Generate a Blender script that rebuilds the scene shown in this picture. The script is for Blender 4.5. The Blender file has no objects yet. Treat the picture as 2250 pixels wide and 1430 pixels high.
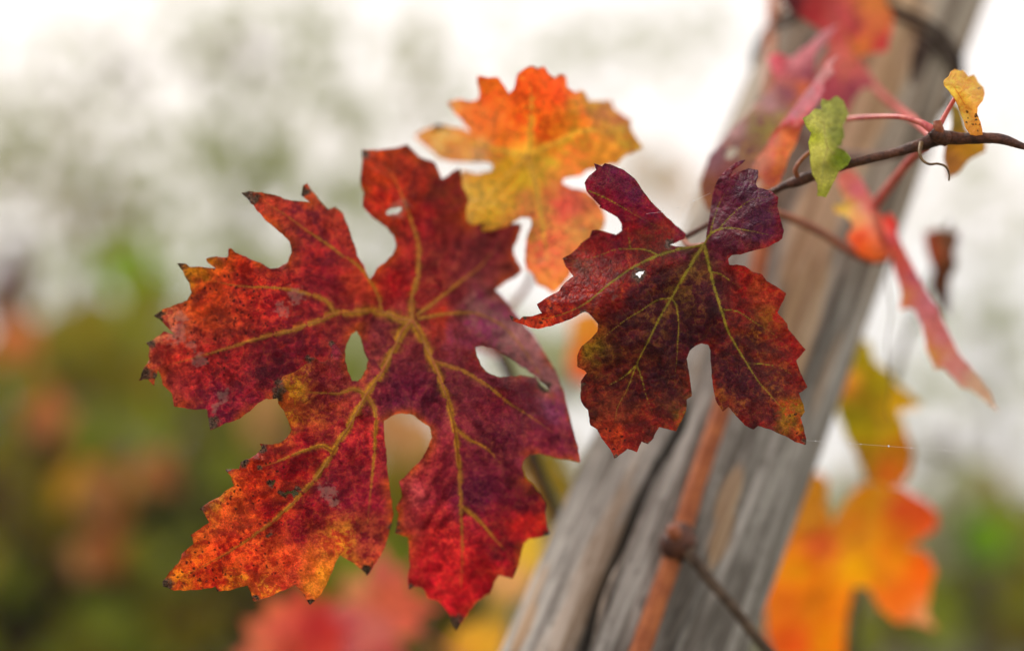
import bpy, math, random
import numpy as np
from mathutils import Vector, Matrix, Euler
from mathutils.geometry import delaunay_2d_cdt
from mathutils.kdtree import KDTree

rng = np.random.default_rng(7)
random.seed(7)
scene = bpy.context.scene
col = scene.collection

# ------------------------------------------------------------------ camera
CAM_H = 1.05
PITCH = math.radians(-1.9)
LENS, SENSOR, FOCUS = 60.0, 36.0, 0.5
W, H = 2250.0, 1430.0
cam_d = bpy.data.cameras.new('camera')
cam = bpy.data.objects.new('camera', cam_d)
col.objects.link(cam)
cam_d.lens, cam_d.sensor_width = LENS, SENSOR
cam_d.clip_start, cam_d.clip_end = 0.02, 3000.0
cam_d.dof.use_dof = True
cam_d.dof.focus_distance = FOCUS
cam_d.dof.aperture_fstop = 3.2
cam.location = (0, 0, CAM_H)
cam.rotation_euler = (math.radians(90) + PITCH, 0, 0)
scene.camera = cam

# ------------------------------------------------------------------ sky, sun, exposure
world = bpy.data.worlds.new('World')
scene.world = world
world.use_nodes = True
wn, wl = world.node_tree.nodes, world.node_tree.links
wn.clear()
SUN_EL, SUN_AZ = math.radians(42), math.radians(-32)      # sun stands behind the leaves, to the left
sky = wn.new('ShaderNodeTexSky')
sky.sky_type = 'NISHITA'
sky.sun_disc = False
sky.sun_elevation, sky.sun_rotation = SUN_EL, SUN_AZ
sky.dust_density, sky.air_density = 6.0, 1.0
wmix = wn.new('ShaderNodeMix'); wmix.data_type = 'RGBA'
wmix.inputs['Factor'].default_value = 0.86
wmix.inputs['B'].default_value = (9.3, 8.65, 8.3, 1)       # even overcast cloud
bg = wn.new('ShaderNodeBackground'); bg.inputs['Strength'].default_value = 0.1
wo = wn.new('ShaderNodeOutputWorld')
wl.new(sky.outputs['Color'], wmix.inputs['A'])
wl.new(wmix.outputs['Result'], bg.inputs['Color'])
wl.new(bg.outputs['Background'], wo.inputs['Surface'])

sun_d = bpy.data.lights.new('sun', 'SUN')
sun_d.energy, sun_d.angle, sun_d.color = 1.5, math.radians(14), (1.0, 0.95, 0.88)
sun = bpy.data.objects.new('sun', sun_d); col.objects.link(sun)
sdir = Vector((math.sin(SUN_AZ) * math.cos(SUN_EL), math.cos(SUN_AZ) * math.cos(SUN_EL), math.sin(SUN_EL)))
sun.rotation_euler = (-sdir).to_track_quat('-Z', 'Y').to_euler()
sun.location = (-3, 4, 6)

vs = scene.view_settings
vs.view_transform, vs.look, vs.gamma, vs.use_curve_mapping = 'Standard', 'None', 1.0, False
vs.exposure = 0.5
cy = scene.cycles
cy.use_denoising = True
try: cy.denoiser = 'OPENIMAGEDENOISE'
except Exception: pass
cy.max_bounces, cy.diffuse_bounces, cy.glossy_bounces = 5, 3, 2
cy.transmission_bounces, cy.transparent_max_bounces, cy.volume_bounces = 4, 4, 1
cy.sample_clamp_indirect = 6.0

CAMM = Matrix.Translation(cam.location) @ Euler(cam.rotation_euler).to_matrix().to_4x4()
CR = np.array(CAMM.to_3x3()); CT = np.array(CAMM.translation)
K = SENSOR / LENS / W
def Parr(px, py, D):
    px, py, D = np.broadcast_arrays(np.asarray(px, float), np.asarray(py, float), np.asarray(D, float))
    c = np.stack([(px - W / 2) * K * D, -(py - H / 2) * K * D, -D], -1)
    return c @ CR.T + CT
def P(px, py, D): return Vector(Parr(px, py, D))

# ------------------------------------------------------------------ numeric helpers
def s2l(c):
    c = np.asarray(c, float) / 255.0
    return np.where(c <= 0.04045, c / 12.92, ((c + 0.055) / 1.055) ** 2.4)
def sstep(a, b, x):
    t = np.clip((x - a) / (b - a), 0, 1); return t * t * (3 - 2 * t)
_tab = np.random.default_rng(3).random((256, 256))
def vnoise(x, y):
    xi, yi = np.floor(x).astype(int), np.floor(y).astype(int)
    fx, fy = x - xi, y - yi
    fx, fy = fx * fx * (3 - 2 * fx), fy * fy * (3 - 2 * fy)
    a, b = _tab[xi & 255, yi & 255], _tab[(xi + 1) & 255, yi & 255]
    c, d = _tab[xi & 255, (yi + 1) & 255], _tab[(xi + 1) & 255, (yi + 1) & 255]
    return (a * (1 - fx) + b * fx) * (1 - fy) + (c * (1 - fx) + d * fx) * fy
def fbm(x, y, o=4):
    s, a, t = 0, 1.0, 0
    for i in range(o):
        s = s + a * (vnoise(x * 2 ** i + 17 * i, y * 2 ** i + 31 * i) - 0.5); t += a; a *= 0.55
    return s / t * 2
def tps(pts):
    p = np.array([q[:2] for q in pts], float) / 1000; v = np.array([q[2] for q in pts], float)
    n = len(p)
    def U(r2): return np.where(r2 > 1e-12, r2 * np.log(r2 + 1e-12), 0)
    A = np.zeros((n + 3, n + 3))
    A[:n, :n] = U(((p[:, None] - p[None]) ** 2).sum(-1)) + np.eye(n) * 1e-4
    A[:n, n] = 1; A[:n, n + 1:] = p; A[n, :n] = 1; A[n + 1:, :n] = p.T
    w = np.linalg.solve(A, np.concatenate([v, [0, 0, 0]]))
    def f(x, y):
        q = np.stack([x, y], -1) / 1000
        out = np.empty(len(q))
        for i in range(0, len(q), 20000):
            s = q[i:i + 20000]
            out[i:i + 20000] = U(((s[:, None] - p[None]) ** 2).sum(-1)) @ w[:n] + w[n] + s @ w[n + 1:]
        return out
    return f
def inside(poly, x, y):
    r = np.zeros(len(x), bool); n = len(poly)
    for i in range(n):
        (x1, y1), (x2, y2) = poly[i], poly[(i + 1) % n]
        if y1 == y2: continue
        c = ((y1 > y) != (y2 > y)) & (x < (x2 - x1) * (y - y1) / (y2 - y1) + x1)
        r ^= c
    return r
def segdist(A, B, x, y, spacing=1.6):
    """distance to the nearest of the segments A-B, and the index of that segment"""
    L = np.linalg.norm(B - A, axis=1); n = np.maximum(1, np.ceil(L / spacing)).astype(int)
    ids = np.repeat(np.arange(len(A)), n)
    t = np.concatenate([np.arange(k) / k for k in n])
    pts = A[ids] + (B[ids] - A[ids]) * t[:, None]
    kd = KDTree(len(pts))
    for i, (a, b) in enumerate(pts.tolist()): kd.insert((a, b, 0), i)
    kd.balance()
    r = [kd.find((a, b, 0)) for a, b in zip(x.tolist(), y.tolist())]
    k = ids[np.array([q[1] for q in r])]
    Q = np.stack([x, y], -1); AB = B[k] - A[k]
    tt = np.clip(((Q - A[k]) * AB).sum(-1) / ((AB ** 2).sum(-1) + 1e-9), 0, 1)
    return np.linalg.norm(Q - A[k] - tt[:, None] * AB, axis=1), k, tt
def smooth_line(pts, step):
    p = np.array(pts, float)
    q = np.vstack([2 * p[0] - p[1], p, 2 * p[-1] - p[-2]])
    out = []
    for i in range(1, len(q) - 2):
        n = max(2, int(np.linalg.norm(q[i + 1][:2] - q[i][:2]) / step)) if step > 0 else 8
        for t in np.linspace(0, 1, n, endpoint=False):
            out.append(0.5 * (2 * q[i] + (q[i + 1] - q[i - 1]) * t + (2 * q[i - 1] - 5 * q[i] + 4 * q[i + 1] - q[i + 2]) * t ** 2
                              + (-q[i - 1] + 3 * q[i] - 3 * q[i + 1] + q[i + 2]) * t ** 3))
    out.append(p[-1])
    return np.array(out)

# ------------------------------------------------------------------ object helpers
def tag(o, label=None, cat=None, group=None, kind=None):
    for k, v in (('label', label), ('category', cat), ('group', group), ('kind', kind)):
        if v: o[k] = v
    return o
def wloc(o):
    l = Vector(o.location)
    while o.parent: o = o.parent; l += o.location
    return l
def empty(name, loc, label, cat, group=None):
    o = bpy.data.objects.new(name, None); col.objects.link(o); o.location = loc
    o.empty_display_size = 0.02
    return tag(o, label, cat, group)
def mesh_obj(name, V, F, mat, parent=None, origin=None, smooth=True, label=None):
    V = np.asarray(V, float)
    origin = Vector(V[0]) if origin is None else Vector(origin)
    me = bpy.data.meshes.new(name)
    me.from_pydata((V - np.array(origin)).tolist(), [], [list(map(int, f)) for f in F])
    if smooth: me.polygons.foreach_set('use_smooth', np.ones(len(me.polygons), bool))
    for m in (mat if isinstance(mat, (list, tuple)) else [mat]): me.materials.append(m)
    me.update()
    o = bpy.data.objects.new(name, me); col.objects.link(o)
    if parent: o.parent = parent; o.location = origin - wloc(parent)
    else: o.location = origin
    if label: o['label'] = label
    return o
def tube_geo(pts, rad, n=10, lump=0.0, seed=0, cap=True):
    p = np.array(pts, float); m = len(p)
    rad = np.broadcast_to(np.asarray(rad, float), (m,)).copy()
    T = np.gradient(p, axis=0); T /= np.linalg.norm(T, axis=1)[:, None] + 1e-12
    u = np.cross(T[0], [0.3, 0.9, 0.2]); u /= np.linalg.norm(u)
    V = []; a = np.arange(n) * 2 * math.pi / n
    for i in range(m):
        u = u - T[i] * u.dot(T[i]); u /= np.linalg.norm(u); w = np.cross(T[i], u)
        r = rad[i] * (1 + lump * fbm(np.cos(a) * 1.3 + seed + 5, np.sin(a) * 1.3 + i * 0.35 + seed, 3))
        V.append(p[i] + (np.cos(a) * r)[:, None] * u + (np.sin(a) * r)[:, None] * w)
    V = np.vstack(V)
    F = [(i * n + j, i * n + (j + 1) % n, (i + 1) * n + (j + 1) % n, (i + 1) * n + j) for i in range(m - 1) for j in range(n)]
    if cap: F += [tuple(range(n))[::-1], tuple((m - 1) * n + j for j in range(n))]
    return V, F
def tube(name, keys, mat, parent, n=10, step=6, lump=0.0, seed=0, label=None):
    """keys: (px, py, depth, radius in mm)"""
    s = smooth_line(keys, step)
    V, F = tube_geo(Parr(s[:, 0], s[:, 1], s[:, 2]), s[:, 3] / 1000, n, lump, seed)
    return mesh_obj(name, V, F, mat, parent, origin=P(*keys[0][:3]), label=label)

# ------------------------------------------------------------------ materials
def new_mat(name):
    m = bpy.data.materials.new(name); m.use_nodes = True
    nt = m.node_tree; nt.nodes.clear()
    return m, nt
class NB:
    def __init__(s, nt): s.nt = nt
    def n(s, t, **kw):
        x = s.nt.nodes.new(t)
        for k, v in kw.items():
            if k.startswith('_'): setattr(x, k[1:], v)
        return x
    def put(s, sock, v):
        if isinstance(v, bpy.types.NodeSocket): s.nt.links.new(v, sock)
        else: sock.default_value = v
    def math(s, op, a, b=0.0, clamp=False):
        x = s.n('ShaderNodeMath', _operation=op); x.use_clamp = clamp
        s.put(x.inputs[0], a); s.put(x.inputs[1], b); return x.outputs[0]
    def mix(s, f, a, b):
        x = s.n('ShaderNodeMix', _data_type='RGBA'); s.put(x.inputs['Factor'], f)
        s.put(x.inputs['A'], a if isinstance(a, bpy.types.NodeSocket) else (*a[:3], 1))
        s.put(x.inputs['B'], b if isinstance(b, bpy.types.NodeSocket) else (*b[:3], 1)); return x.outputs['Result']
    def mul(s, a, b):
        x = s.n('ShaderNodeMix', _data_type='RGBA', _blend_type='MULTIPLY'); x.inputs['Factor'].default_value = 1
        s.put(x.inputs['A'], a); s.put(x.inputs['B'], b if isinstance(b, bpy.types.NodeSocket) else (*b[:3], 1)); return x.outputs['Result']
    def ramp(s, v, a, b, lo=0.0, hi=1.0):
        x = s.n('ShaderNodeMapRange', _interpolation_type='SMOOTHSTEP'); s.put(x.inputs['Value'], v)
        x.inputs['From Min'].default_value, x.inputs['From Max'].default_value = a, b
        x.inputs['To Min'].default_value, x.inputs['To Max'].default_value = lo, hi; return x.outputs['Result']
    def noise(s, co, scale, detail=4, rough=0.6, dist=0.0):
        x = s.n('ShaderNodeTexNoise'); s.put(x.inputs['Vector'], co)
        x.inputs['Scale'].default_value, x.inputs['Detail'].default_value = scale, detail
        x.inputs['Roughness'].default_value, x.inputs['Distortion'].default_value = rough, dist; return x.outputs['Fac']
    def vor(s, co, scale, feature='DISTANCE_TO_EDGE'):
        x = s.n('ShaderNodeTexVoronoi', _feature=feature); s.put(x.inputs['Vector'], co)
        x.inputs['Scale'].default_value = scale; return x.outputs['Distance']
    def attr(s, name, kind='Fac'): return s.n('ShaderNodeAttribute', _attribute_name=name).outputs[kind]
    def scale_co(s, co, v):
        x = s.n('ShaderNodeMapping'); s.put(x.inputs['Vector'], co); x.inputs['Scale'].default_value = v; return x.outputs['Vector']
    def out(s, sh):
        o = s.n('ShaderNodeOutputMaterial'); s.nt.links.new(sh, o.inputs['Surface'])
    def principled(s, c, rough=0.6, spec=0.4, bump=None, bstr=0.4, bdist=0.001):
        p = s.n('ShaderNodeBsdfPrincipled'); s.put(p.inputs['Base Color'], c if isinstance(c, bpy.types.NodeSocket) else (*c[:3], 1))
        s.put(p.inputs['Roughness'], rough); s.put(p.inputs['Specular IOR Level'], spec)
        if bump is not None:
            b = s.n('ShaderNodeBump'); b.inputs['Strength'].default_value = bstr; b.inputs['Distance'].default_value = bdist
            s.put(b.inputs['Height'], bump); s.nt.links.new(b.outputs[0], p.inputs['Normal'])
        return p
    def translucent(s, p, c, f):
        t = s.n('ShaderNodeBsdfTranslucent'); s.put(t.inputs['Color'], c)
        m = s.n('ShaderNodeMixShader'); s.put(m.inputs[0], f)
        s.nt.links.new(p.outputs[0], m.inputs[1]); s.nt.links.new(t.outputs[0], m.inputs[2]); return m.outputs[0]

def leaf_material():
    m, nt = new_mat('grape_leaf_tissue'); b = NB(nt)
    co = b.attr('flat', 'Vector')                       # leaf's own surface coordinates, metres x 1000
    n0 = b.noise(co, 0.11, 6, 0.62, 0.5)
    n1 = b.noise(co, 0.34, 6, 0.70, 0.4)
    n2 = b.noise(co, 0.75, 5, 0.65)
    n3 = b.noise(co, 2.2, 3, 0.6)
    warp = b.n('ShaderNodeTexNoise'); b.put(warp.inputs['Vector'], co); warp.inputs['Scale'].default_value = 0.5
    wsub = b.n('ShaderNodeVectorMath', _operation='MULTIPLY_ADD'); b.put(wsub.inputs[0], warp.outputs['Color'])
    wsub.inputs[1].default_value = (1.6, 1.6, 1.6); b.put(wsub.inputs[2], co)
    cells = b.vor(wsub.outputs[0], 0.42)
    fine = b.vor(wsub.outputs[0], 1.1)
    cr1 = b.n('ShaderNodeTexVoronoi'); b.put(cr1.inputs['Vector'], wsub.outputs[0]); cr1.inputs['Scale'].default_value = 0.42
    cr2 = b.n('ShaderNodeTexVoronoi'); b.put(cr2.inputs['Vector'], wsub.outputs[0]); cr2.inputs['Scale'].default_value = 1.1
    sp1 = b.n('ShaderNodeSeparateColor'); b.put(sp1.inputs[0], cr1.outputs['Color']); sp2 = b.n('ShaderNodeSeparateColor'); b.put(sp2.inputs[0], cr2.outputs['Color'])
    patch = b.math('ADD', b.math('MULTIPLY', b.math('SUBTRACT', sp1.outputs[0], 0.5), 0.11), b.math('MULTIPLY', b.math('SUBTRACT', sp2.outputs[0], 0.5), 0.10))
    f = b.math('ADD', b.math('MULTIPLY', n0, 0.40), b.math('ADD', b.math('MULTIPLY', n1, 0.42), b.math('MULTIPLY', n2, 0.18)))
    f = b.math('ADD', f, b.math('MULTIPLY', b.math('SUBTRACT', b.attr('mot'), 0.5), 0.42))
    f = b.math('ADD', f, b.math('MULTIPLY', b.ramp(cells, 0.0, 0.25, 0.03, -0.01), 1.0))
    f = b.math('ADD', f, patch)
    c = b.mix(b.ramp(f, 0.46, 0.58), b.attr('base', 'Color'), b.attr('mott', 'Color'))
    vcol = b.attr('vcol', 'Color')
    net = b.math('MULTIPLY', b.ramp(cells, 0.0, 0.10, 1, 0), b.ramp(n1, 0.40, 0.62, 0.0, 0.10))
    c = b.mix(net, c, vcol)
    c = b.mix(b.math('MULTIPLY', b.ramp(fine, 0.0, 0.12, 1, 0), 0.05), c, vcol)
    vein = b.attr('vein')
    vm = b.ramp(b.math('ADD', vein, b.math('MULTIPLY', b.math('SUBTRACT', n2, 0.5), 0.55)), 0.22, 0.80)
    vm = b.math('MULTIPLY', vm, b.ramp(vein, 0.02, 0.2))
    c = b.mix(vm, c, vcol)
    hv = b.math('MULTIPLY', b.ramp(n3, 0.3, 0.72, 0.74, 1.22), b.ramp(n1, 0.32, 0.68, 0.58, 1.36))
    hv = b.math('ADD', b.math('MULTIPLY', b.math('SUBTRACT', hv, 1.0), b.attr('cont')), 1.0)
    hc = b.n('ShaderNodeCombineColor'); [b.put(hc.inputs[i], hv) for i in range(3)]
    c = b.mul(c, hc.outputs[0])
    spots = b.vor(wsub.outputs[0], 0.55, 'F1')
    sm = b.math('MULTIPLY', b.ramp(spots, 0.14, 0.30, 1, 0), b.ramp(b.math('ADD', n1, b.math('MULTIPLY', b.attr('spot'), 0.30)), 0.60, 0.72))
    c = b.mix(b.math('MULTIPLY', sm, 0.85), c, (0.022, 0.007, 0.008))
    dry = b.math('ADD', b.attr('dry'), b.math('MULTIPLY', b.math('SUBTRACT', n2, 0.5), 1.5))
    dm = b.math('MULTIPLY', b.ramp(dry, 0.22, 0.95), b.ramp(b.attr('dry'), 0.02, 0.15))
    c = b.mix(dm, c, b.mix(b.ramp(n3, 0.35, 0.7), (0.022, 0.013, 0.010), (0.20, 0.115, 0.07)))
    pale = b.math('MULTIPLY', b.ramp(b.math('ADD', b.attr('pale'), b.math('MULTIPLY', b.math('SUBTRACT', n2, 0.5), 2.6)), 0.55, 0.95), b.ramp(b.attr('pale'), 0.02, 0.2))
    c = b.mix(b.math('MULTIPLY', pale, 0.40), c, (0.30, 0.19, 0.17))
    hgt = b.math('ADD', b.math('MULTIPLY', b.ramp(cells, 0.0, 0.35), 0.8), b.math('MULTIPLY', n2, 0.9))
    hgt = b.math('ADD', hgt, b.math('MULTIPLY', b.ramp(fine, 0, 0.25), 0.25))
    p = b.principled(c, b.ramp(n2, 0.3, 0.7, 0.46, 0.66), b.attr('gloss'), hgt, 0.75, 0.0008)
    tcol = b.mul(c, (1.25, 1.15, 1.0))
    b.out(b.translucent(p, tcol, b.math('MULTIPLY', b.math('SUBTRACT', 1.0, dm), 0.42)))
    return m
LEAF = leaf_material()

def stem_material(name, c0, c1, scale, rough=0.5, bstr=0.5, spec=0.4):
    m, nt = new_mat(name); b = NB(nt)
    co = b.n('ShaderNodeTexCoord').outputs['Object']
    n1 = b.noise(co, scale, 5, 0.65, 0.3); n2 = b.noise(co, scale * 5, 3, 0.6)
    c = b.mix(b.ramp(b.math('ADD', b.math('MULTIPLY', n1, 0.7), b.math('MULTIPLY', n2, 0.3)), 0.36, 0.64), s2l(c0), s2l(c1))
    b.out(b.principled(c, rough, spec, n2, bstr, 0.0006).outputs[0])
    return m
M_CANE = stem_material('cane_bark', (146, 74, 34), (188, 108, 56), 90, 0.6)
M_SHOOT = stem_material('dark_shoot_bark', (54, 30, 26), (112, 66, 46), 260, 0.5, 0.9)
M_OLD = stem_material('old_wood_bark', (58, 44, 34), (112, 92, 74), 120, 0.8, 0.9)
M_PET = stem_material('red_petiole', (186, 66, 72), (222, 122, 110), 150, 0.4, 0.2)
M_PETB = stem_material('brown_petiole', (140, 72, 50), (180, 110, 70), 200, 0.5, 0.3)
M_TEND = stem_material('tendril_skin', (92, 66, 44), (140, 110, 70), 300, 0.5)
M_VEIN_Y = stem_material('ochre_vein', (178, 122, 40), (170, 76, 32), 170, 0.5, 0.2)
M_VEIN_P = stem_material('pale_vein', (168, 150, 74), (180, 110, 70), 160, 0.5, 0.2)
M_VEIN_B = stem_material('olive_vein', (164, 156, 56), (150, 112, 52), 160, 0.5, 0.2, 0.2)
M_VEIN_R = stem_material('dull_red_vein', (150, 66, 40), (176, 110, 60), 160, 0.5, 0.2)
M_RUST = stem_material('rusty_wire_metal', (44, 34, 30), (92, 66, 52), 300, 0.7, 0.6)

# ------------------------------------------------------------------ leaf builder
GAIN = 1.12
def rough_poly(pts, step, amp):
    p = np.array(pts, float); out = []
    for i in range(len(p)):
        a, c = p[i], p[(i + 1) % len(p)]
        n = max(1, int(round(np.linalg.norm(c - a) / step)))
        for k in range(n): out.append(a + (c - a) * k / n)
    q = np.array(out)
    if amp:
        d = np.stack([fbm(q[:, 0] / 11 + 3, q[:, 1] / 11, 3), fbm(q[:, 0] / 11 + 90, q[:, 1] / 11 + 40, 3)], -1)
        q = q + d * amp
    return q
def leaf(vine, patches, depth, pig, veins, junction, label, holes=(), dry=(), spot=(), pale=(), vcol=(178, 118, 40), vmat=None,
         pitch=12, step=5, sub=2, amp=2.2, bumps=(), wave=0.0025, pillow=0.0011, auto=True, thick=0.00035, mot=0.5, gain=GAIN, vein_objs=True,
         name='leaf', edge_dry=0.25, tubes=0.22, side=0.34, mg=1.0, warp=1.0, vw=1.0, bl=1.0, cont=1.0, halo=0.5, gloss=0.10, rim=None, gg=1.0, sheet=None):
    """patches: outlines in photo pixels, unprojected onto the leaf's own curved sheet (depth control points in metres)"""
    fz = tps(depth)
    veins = [(q, w * vw) for q, w in veins]
    # side veins
    allv = []
    outer = [rough_poly(p, step, amp) for p in patches]
    hol = [rough_poly(h, 3.0, 4.5 if len(h) < 12 else amp) for h in holes]
    for vp, w in veins:
        allv.append((smooth_line(vp, 10), w, w * 0.35, 1.0))
    if auto:
        for vp, w in veins:
            if w < 4: continue
            s = smooth_line(vp, 8); L = np.concatenate([[0], np.cumsum(np.linalg.norm(np.diff(s, axis=0), axis=1))])
            d0, sgn = 46 + 20 * rng.random(), 1
            while d0 < L[-1] * 0.93:
                i = min(np.searchsorted(L, d0), len(s) - 2)
                t = s[i + 1] - s[i]; t /= np.linalg.norm(t) + 1e-9
                ang = sgn * math.radians(46 + 14 * rng.random())
                q = s[i].copy(); ln = [q.copy()]
                for k in range(int(7 + 9 * (1 - d0 / L[-1]) + 4 * rng.random())):
                    a = ang * (1 - 0.035 * k) + 0.12 * (rng.random() - 0.5)
                    q = q + 10 * np.array([t[0] * math.cos(a) - t[1] * math.sin(a), t[0] * math.sin(a) + t[1] * math.cos(a)])
                    ln.append(q.copy())
                allv.append((np.array(ln), max(2.0, w * 0.28), 1.2, side))
                sgn = -sgn; d0 += 26 + 18 * rng.random()
    SA = np.vstack([v[:-1] for v, *_ in allv]); SB = np.vstack([v[1:] for v, *_ in allv])
    SW = np.concatenate([np.linspace(w0, w1, len(v) - 1) for v, w0, w1, _ in allv])
    SG = np.concatenate([g * (1 - 0.62 * np.linspace(0, 1, len(v) - 1) ** 1.6) for v, _, _, g in allv])
    def zfun(x, y, dv, pi):
        z = fz(x, y) + wave * fbm(x / 130 + 7, y / 130 + pi * 0, 3)
        z = z - pillow * (1 - np.exp(-(dv / 16.0) ** 2)) * (0.7 + 0.6 * fbm(x / 50, y / 50 + 9, 2))
        for bx, by, sg, am, bp in bumps:
            if bp is None or bp == pi: z = z + am * np.exp(-((x - bx) ** 2 + (y - by) ** 2) / (2 * sg * sg))
        return z
    VX, VF, base = [], [], 0
    XY_all, bnd_index = [], {}
    for pi, out in enumerate(outer):
        mn, mx = out.min(0), out.max(0)
        gx, gy = np.meshgrid(np.arange(mn[0], mx[0], pitch), np.arange(mn[1], mx[1], pitch * 0.87))
        gx = gx + (np.arange(gx.shape[0]) % 2)[:, None] * pitch / 2
        g = np.stack([gx.ravel(), gy.ravel()], -1) + (rng.random((gx.size, 2)) - 0.5) * pitch * 0.35
        hin = [h for h in hol if inside(out, h[:1, 0], h[:1, 1])[0]]
        k = inside(out, g[:, 0], g[:, 1])
        for h in hin: k &= ~inside(h, g[:, 0], g[:, 1])
        g = g[k]
        loops = [out] + hin
        A = np.vstack(loops); B = np.vstack([np.roll(l, -1, 0) for l in loops])
        d, _, _ = segdist(A, B, g[:, 0], g[:, 1]); g = g[d > pitch * 0.42]
        pts = np.vstack(loops + [g]); edges = []; o = 0
        for l in loops:
            n = len(l); edges += [(o + i, o + (i + 1) % n) for i in range(n)]; o += n
        r = delaunay_2d_cdt([Vector(p) for p in pts.tolist()], edges, [], 0, 1e-6)
        xy = np.array([tuple(v) for v in r[0]]); tri = np.array([f for f in r[2] if len(f) == 3])
        c = xy[tri].mean(1)
        k = inside(out, c[:, 0], c[:, 1])
        for h in hin: k &= ~inside(h, c[:, 0], c[:, 1])
        tri = tri[k]
        for _ in range(sub):
            e = np.sort(np.vstack([tri[:, [0, 1]], tri[:, [1, 2]], tri[:, [2, 0]]]), 1)
            u, inv = np.unique(e, axis=0, return_inverse=True); inv = inv.ravel()
            m = inv.reshape(3, -1) + len(xy)
            xy = np.vstack([xy, xy[u].mean(1)])
            a, bb, cc = tri.T
            tri = np.vstack([np.stack(q, 1) for q in ((a, m[0], m[2]), (m[0], bb, m[1]), (m[2], m[1], cc), (m[0], m[1], m[2]))])
        used = np.unique(tri); remap = np.full(len(xy), -1); remap[used] = np.arange(len(used))
        xy, tri = xy[used], remap[tri]
        # camera-facing winding
        ar = np.cross(xy[tri[:, 1]] - xy[tri[:, 0]], xy[tri[:, 2]] - xy[tri[:, 0]])
        tri[ar > 0] = tri[ar > 0][:, ::-1]
        de, _, _ = segdist(A, B, xy[:, 0], xy[:, 1])
        XY_all.append((xy, np.full(len(xy), pi), de)); VF.append(tri + base); base += len(xy)
    x = np.concatenate([q[0][:, 0] for q in XY_all]); y = np.concatenate([q[0][:, 1] for q in XY_all])
    pid = np.concatenate([q[1] for q in XY_all]); de = np.concatenate([q[2] for q in XY_all])
    tri = np.vstack(VF)
    dv, kv, _ = segdist(SA, SB, x, y)
    wv = SW[kv] * 0.62
    vm = SG[kv] * np.maximum(np.exp(-(dv / wv) ** 2), halo * np.exp(-(dv / (wv * 2.4 + 4)) ** 2))
    D = np.empty(len(x))
    for pi in range(len(outer)):
        k = pid == pi; D[k] = zfun(x[k], y[k], dv[k], pi)
    # thin waviness at the rim
    D = D - 0.0012 * np.exp(-de / 9.0) * fbm(x / 24 + 5, y / 24, 2)
    V = Parr(x, y, D)
    if len(outer) > 1:                                  # weld the seam between sheets
        key = {}; remap = np.arange(len(x))
        for i in np.nonzero(de < 1e-3)[0]:
            kx = (round(x[i], 2), round(y[i], 2))
            if kx in key and pid[key[kx]] != pid[i]: remap[i] = key[kx]; 
            else: key[kx] = i
        tri = remap[tri]
        used = np.unique(tri); rm = np.full(len(x), -1); rm[used] = np.arange(len(used))
        tri = rm[tri]; V, x, y, vm, de, pid = V[used], x[used], y[used], vm[used], de[used], pid[used]
    jd = float(fz(np.array([junction[0]]), np.array([junction[1]]))[0])
    o = mesh_obj(name, V, tri, LEAF, vine, origin=P(junction[0], junction[1], jd), label=label)
    me = o.data
    # pigments
    px = x + warp * (34 * fbm(x / 64 + 1, y / 64, 4) + 12 * fbm(x / 17, y / 17, 2)); py = y + warp * (34 * fbm(x / 64 + 50, y / 64 + 20, 4) + 12 * fbm(x / 17 + 70, y / 17, 2))
    pp = np.array([q[:2] for q in pig], float)
    cb = s2l([q[2] for q in pig]); cm = s2l([q[3] if len(q) > 3 else tuple(min(255, int(v * 1.12)) for v in q[2]) for q in pig])
    w = 1.0 / (((px[:, None] - pp[:, 0]) ** 2 + (py[:, None] - pp[:, 1]) ** 2) + 300.0) ** 1.7
    if sheet is not None: w = w * np.stack([np.ones(len(x)) if h is None else np.where(pid == h, 1.0, 1e-4) for h in sheet(len(pig))], -1)
    w /= w.sum(1)[:, None]
    bxw = x + 9 * fbm(x / 13 + 4, y / 13, 3); byw = y + 9 * fbm(x / 13 + 60, y / 13 + 9, 3)
    def blob(lst):
        v = np.zeros(len(x))
        for bx, by, r in lst: v = np.maximum(v, np.exp(-(((bxw - bx) ** 2 + (byw - by) ** 2) / (r * r)) ** 1.5))
        return v
    dr = np.maximum(blob(dry), edge_dry * np.exp(-(de / 3.5) ** 2) * 2.0 * np.clip(fbm(x / 60 + 2, y / 60 + 8, 3) + 0.55, 0, 1))
    def fattr(nm, v):
        a = me.attributes.new(nm, 'FLOAT', 'POINT'); a.data.foreach_set('value', np.asarray(v, np.float32))
    def cattr(nm, v):
        a = me.attributes.new(nm, 'FLOAT_COLOR', 'POINT')
        a.data.foreach_set('color', np.hstack([np.clip(v, 0, 0.95), np.ones((len(v), 1))]).astype(np.float32).ravel())
    tone = (1 + 0.50 * cont * fbm(x / 46 + 11, y / 46 + 3, 4))[:, None]
    def cut(c, g):
        k = np.where(c[:, 1] / (c[:, 0] + 1e-6) < 0.36, g, 1.0)
        return c * np.stack([np.ones(len(c)), k * gg, np.where(k < 1, bl, 1.0)], -1)
    cm = cut(cm, mg); cb = cut(cb, mg ** 0.5)
    CB, CM = w @ cb, w @ cm
    if rim is not None:
        rk = (0.75 * np.exp(-(de / 13.0) ** 1.3) * np.clip(0.25 + 1.5 * fbm(x / 38 + 31, y / 38 + 8, 3), 0, 1))[:, None]
        CB = CB * (1 - rk) + s2l(rim) * rk; CM = CM * (1 - rk) + s2l(rim) * 1.2 * rk
    cattr('base', CB * gain * tone); cattr('mott', CM * gain * tone); cattr('vcol', np.tile(s2l(vcol) * gain, (len(x), 1)))
    fattr('cont', np.full(len(x), cont)); fattr('gloss', np.full(len(x), gloss)); fattr('vein', vm); fattr('dry', dr); fattr('mot', np.full(len(x), mot)); fattr('spot', blob(spot)); fattr('pale', blob(pale))
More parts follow.
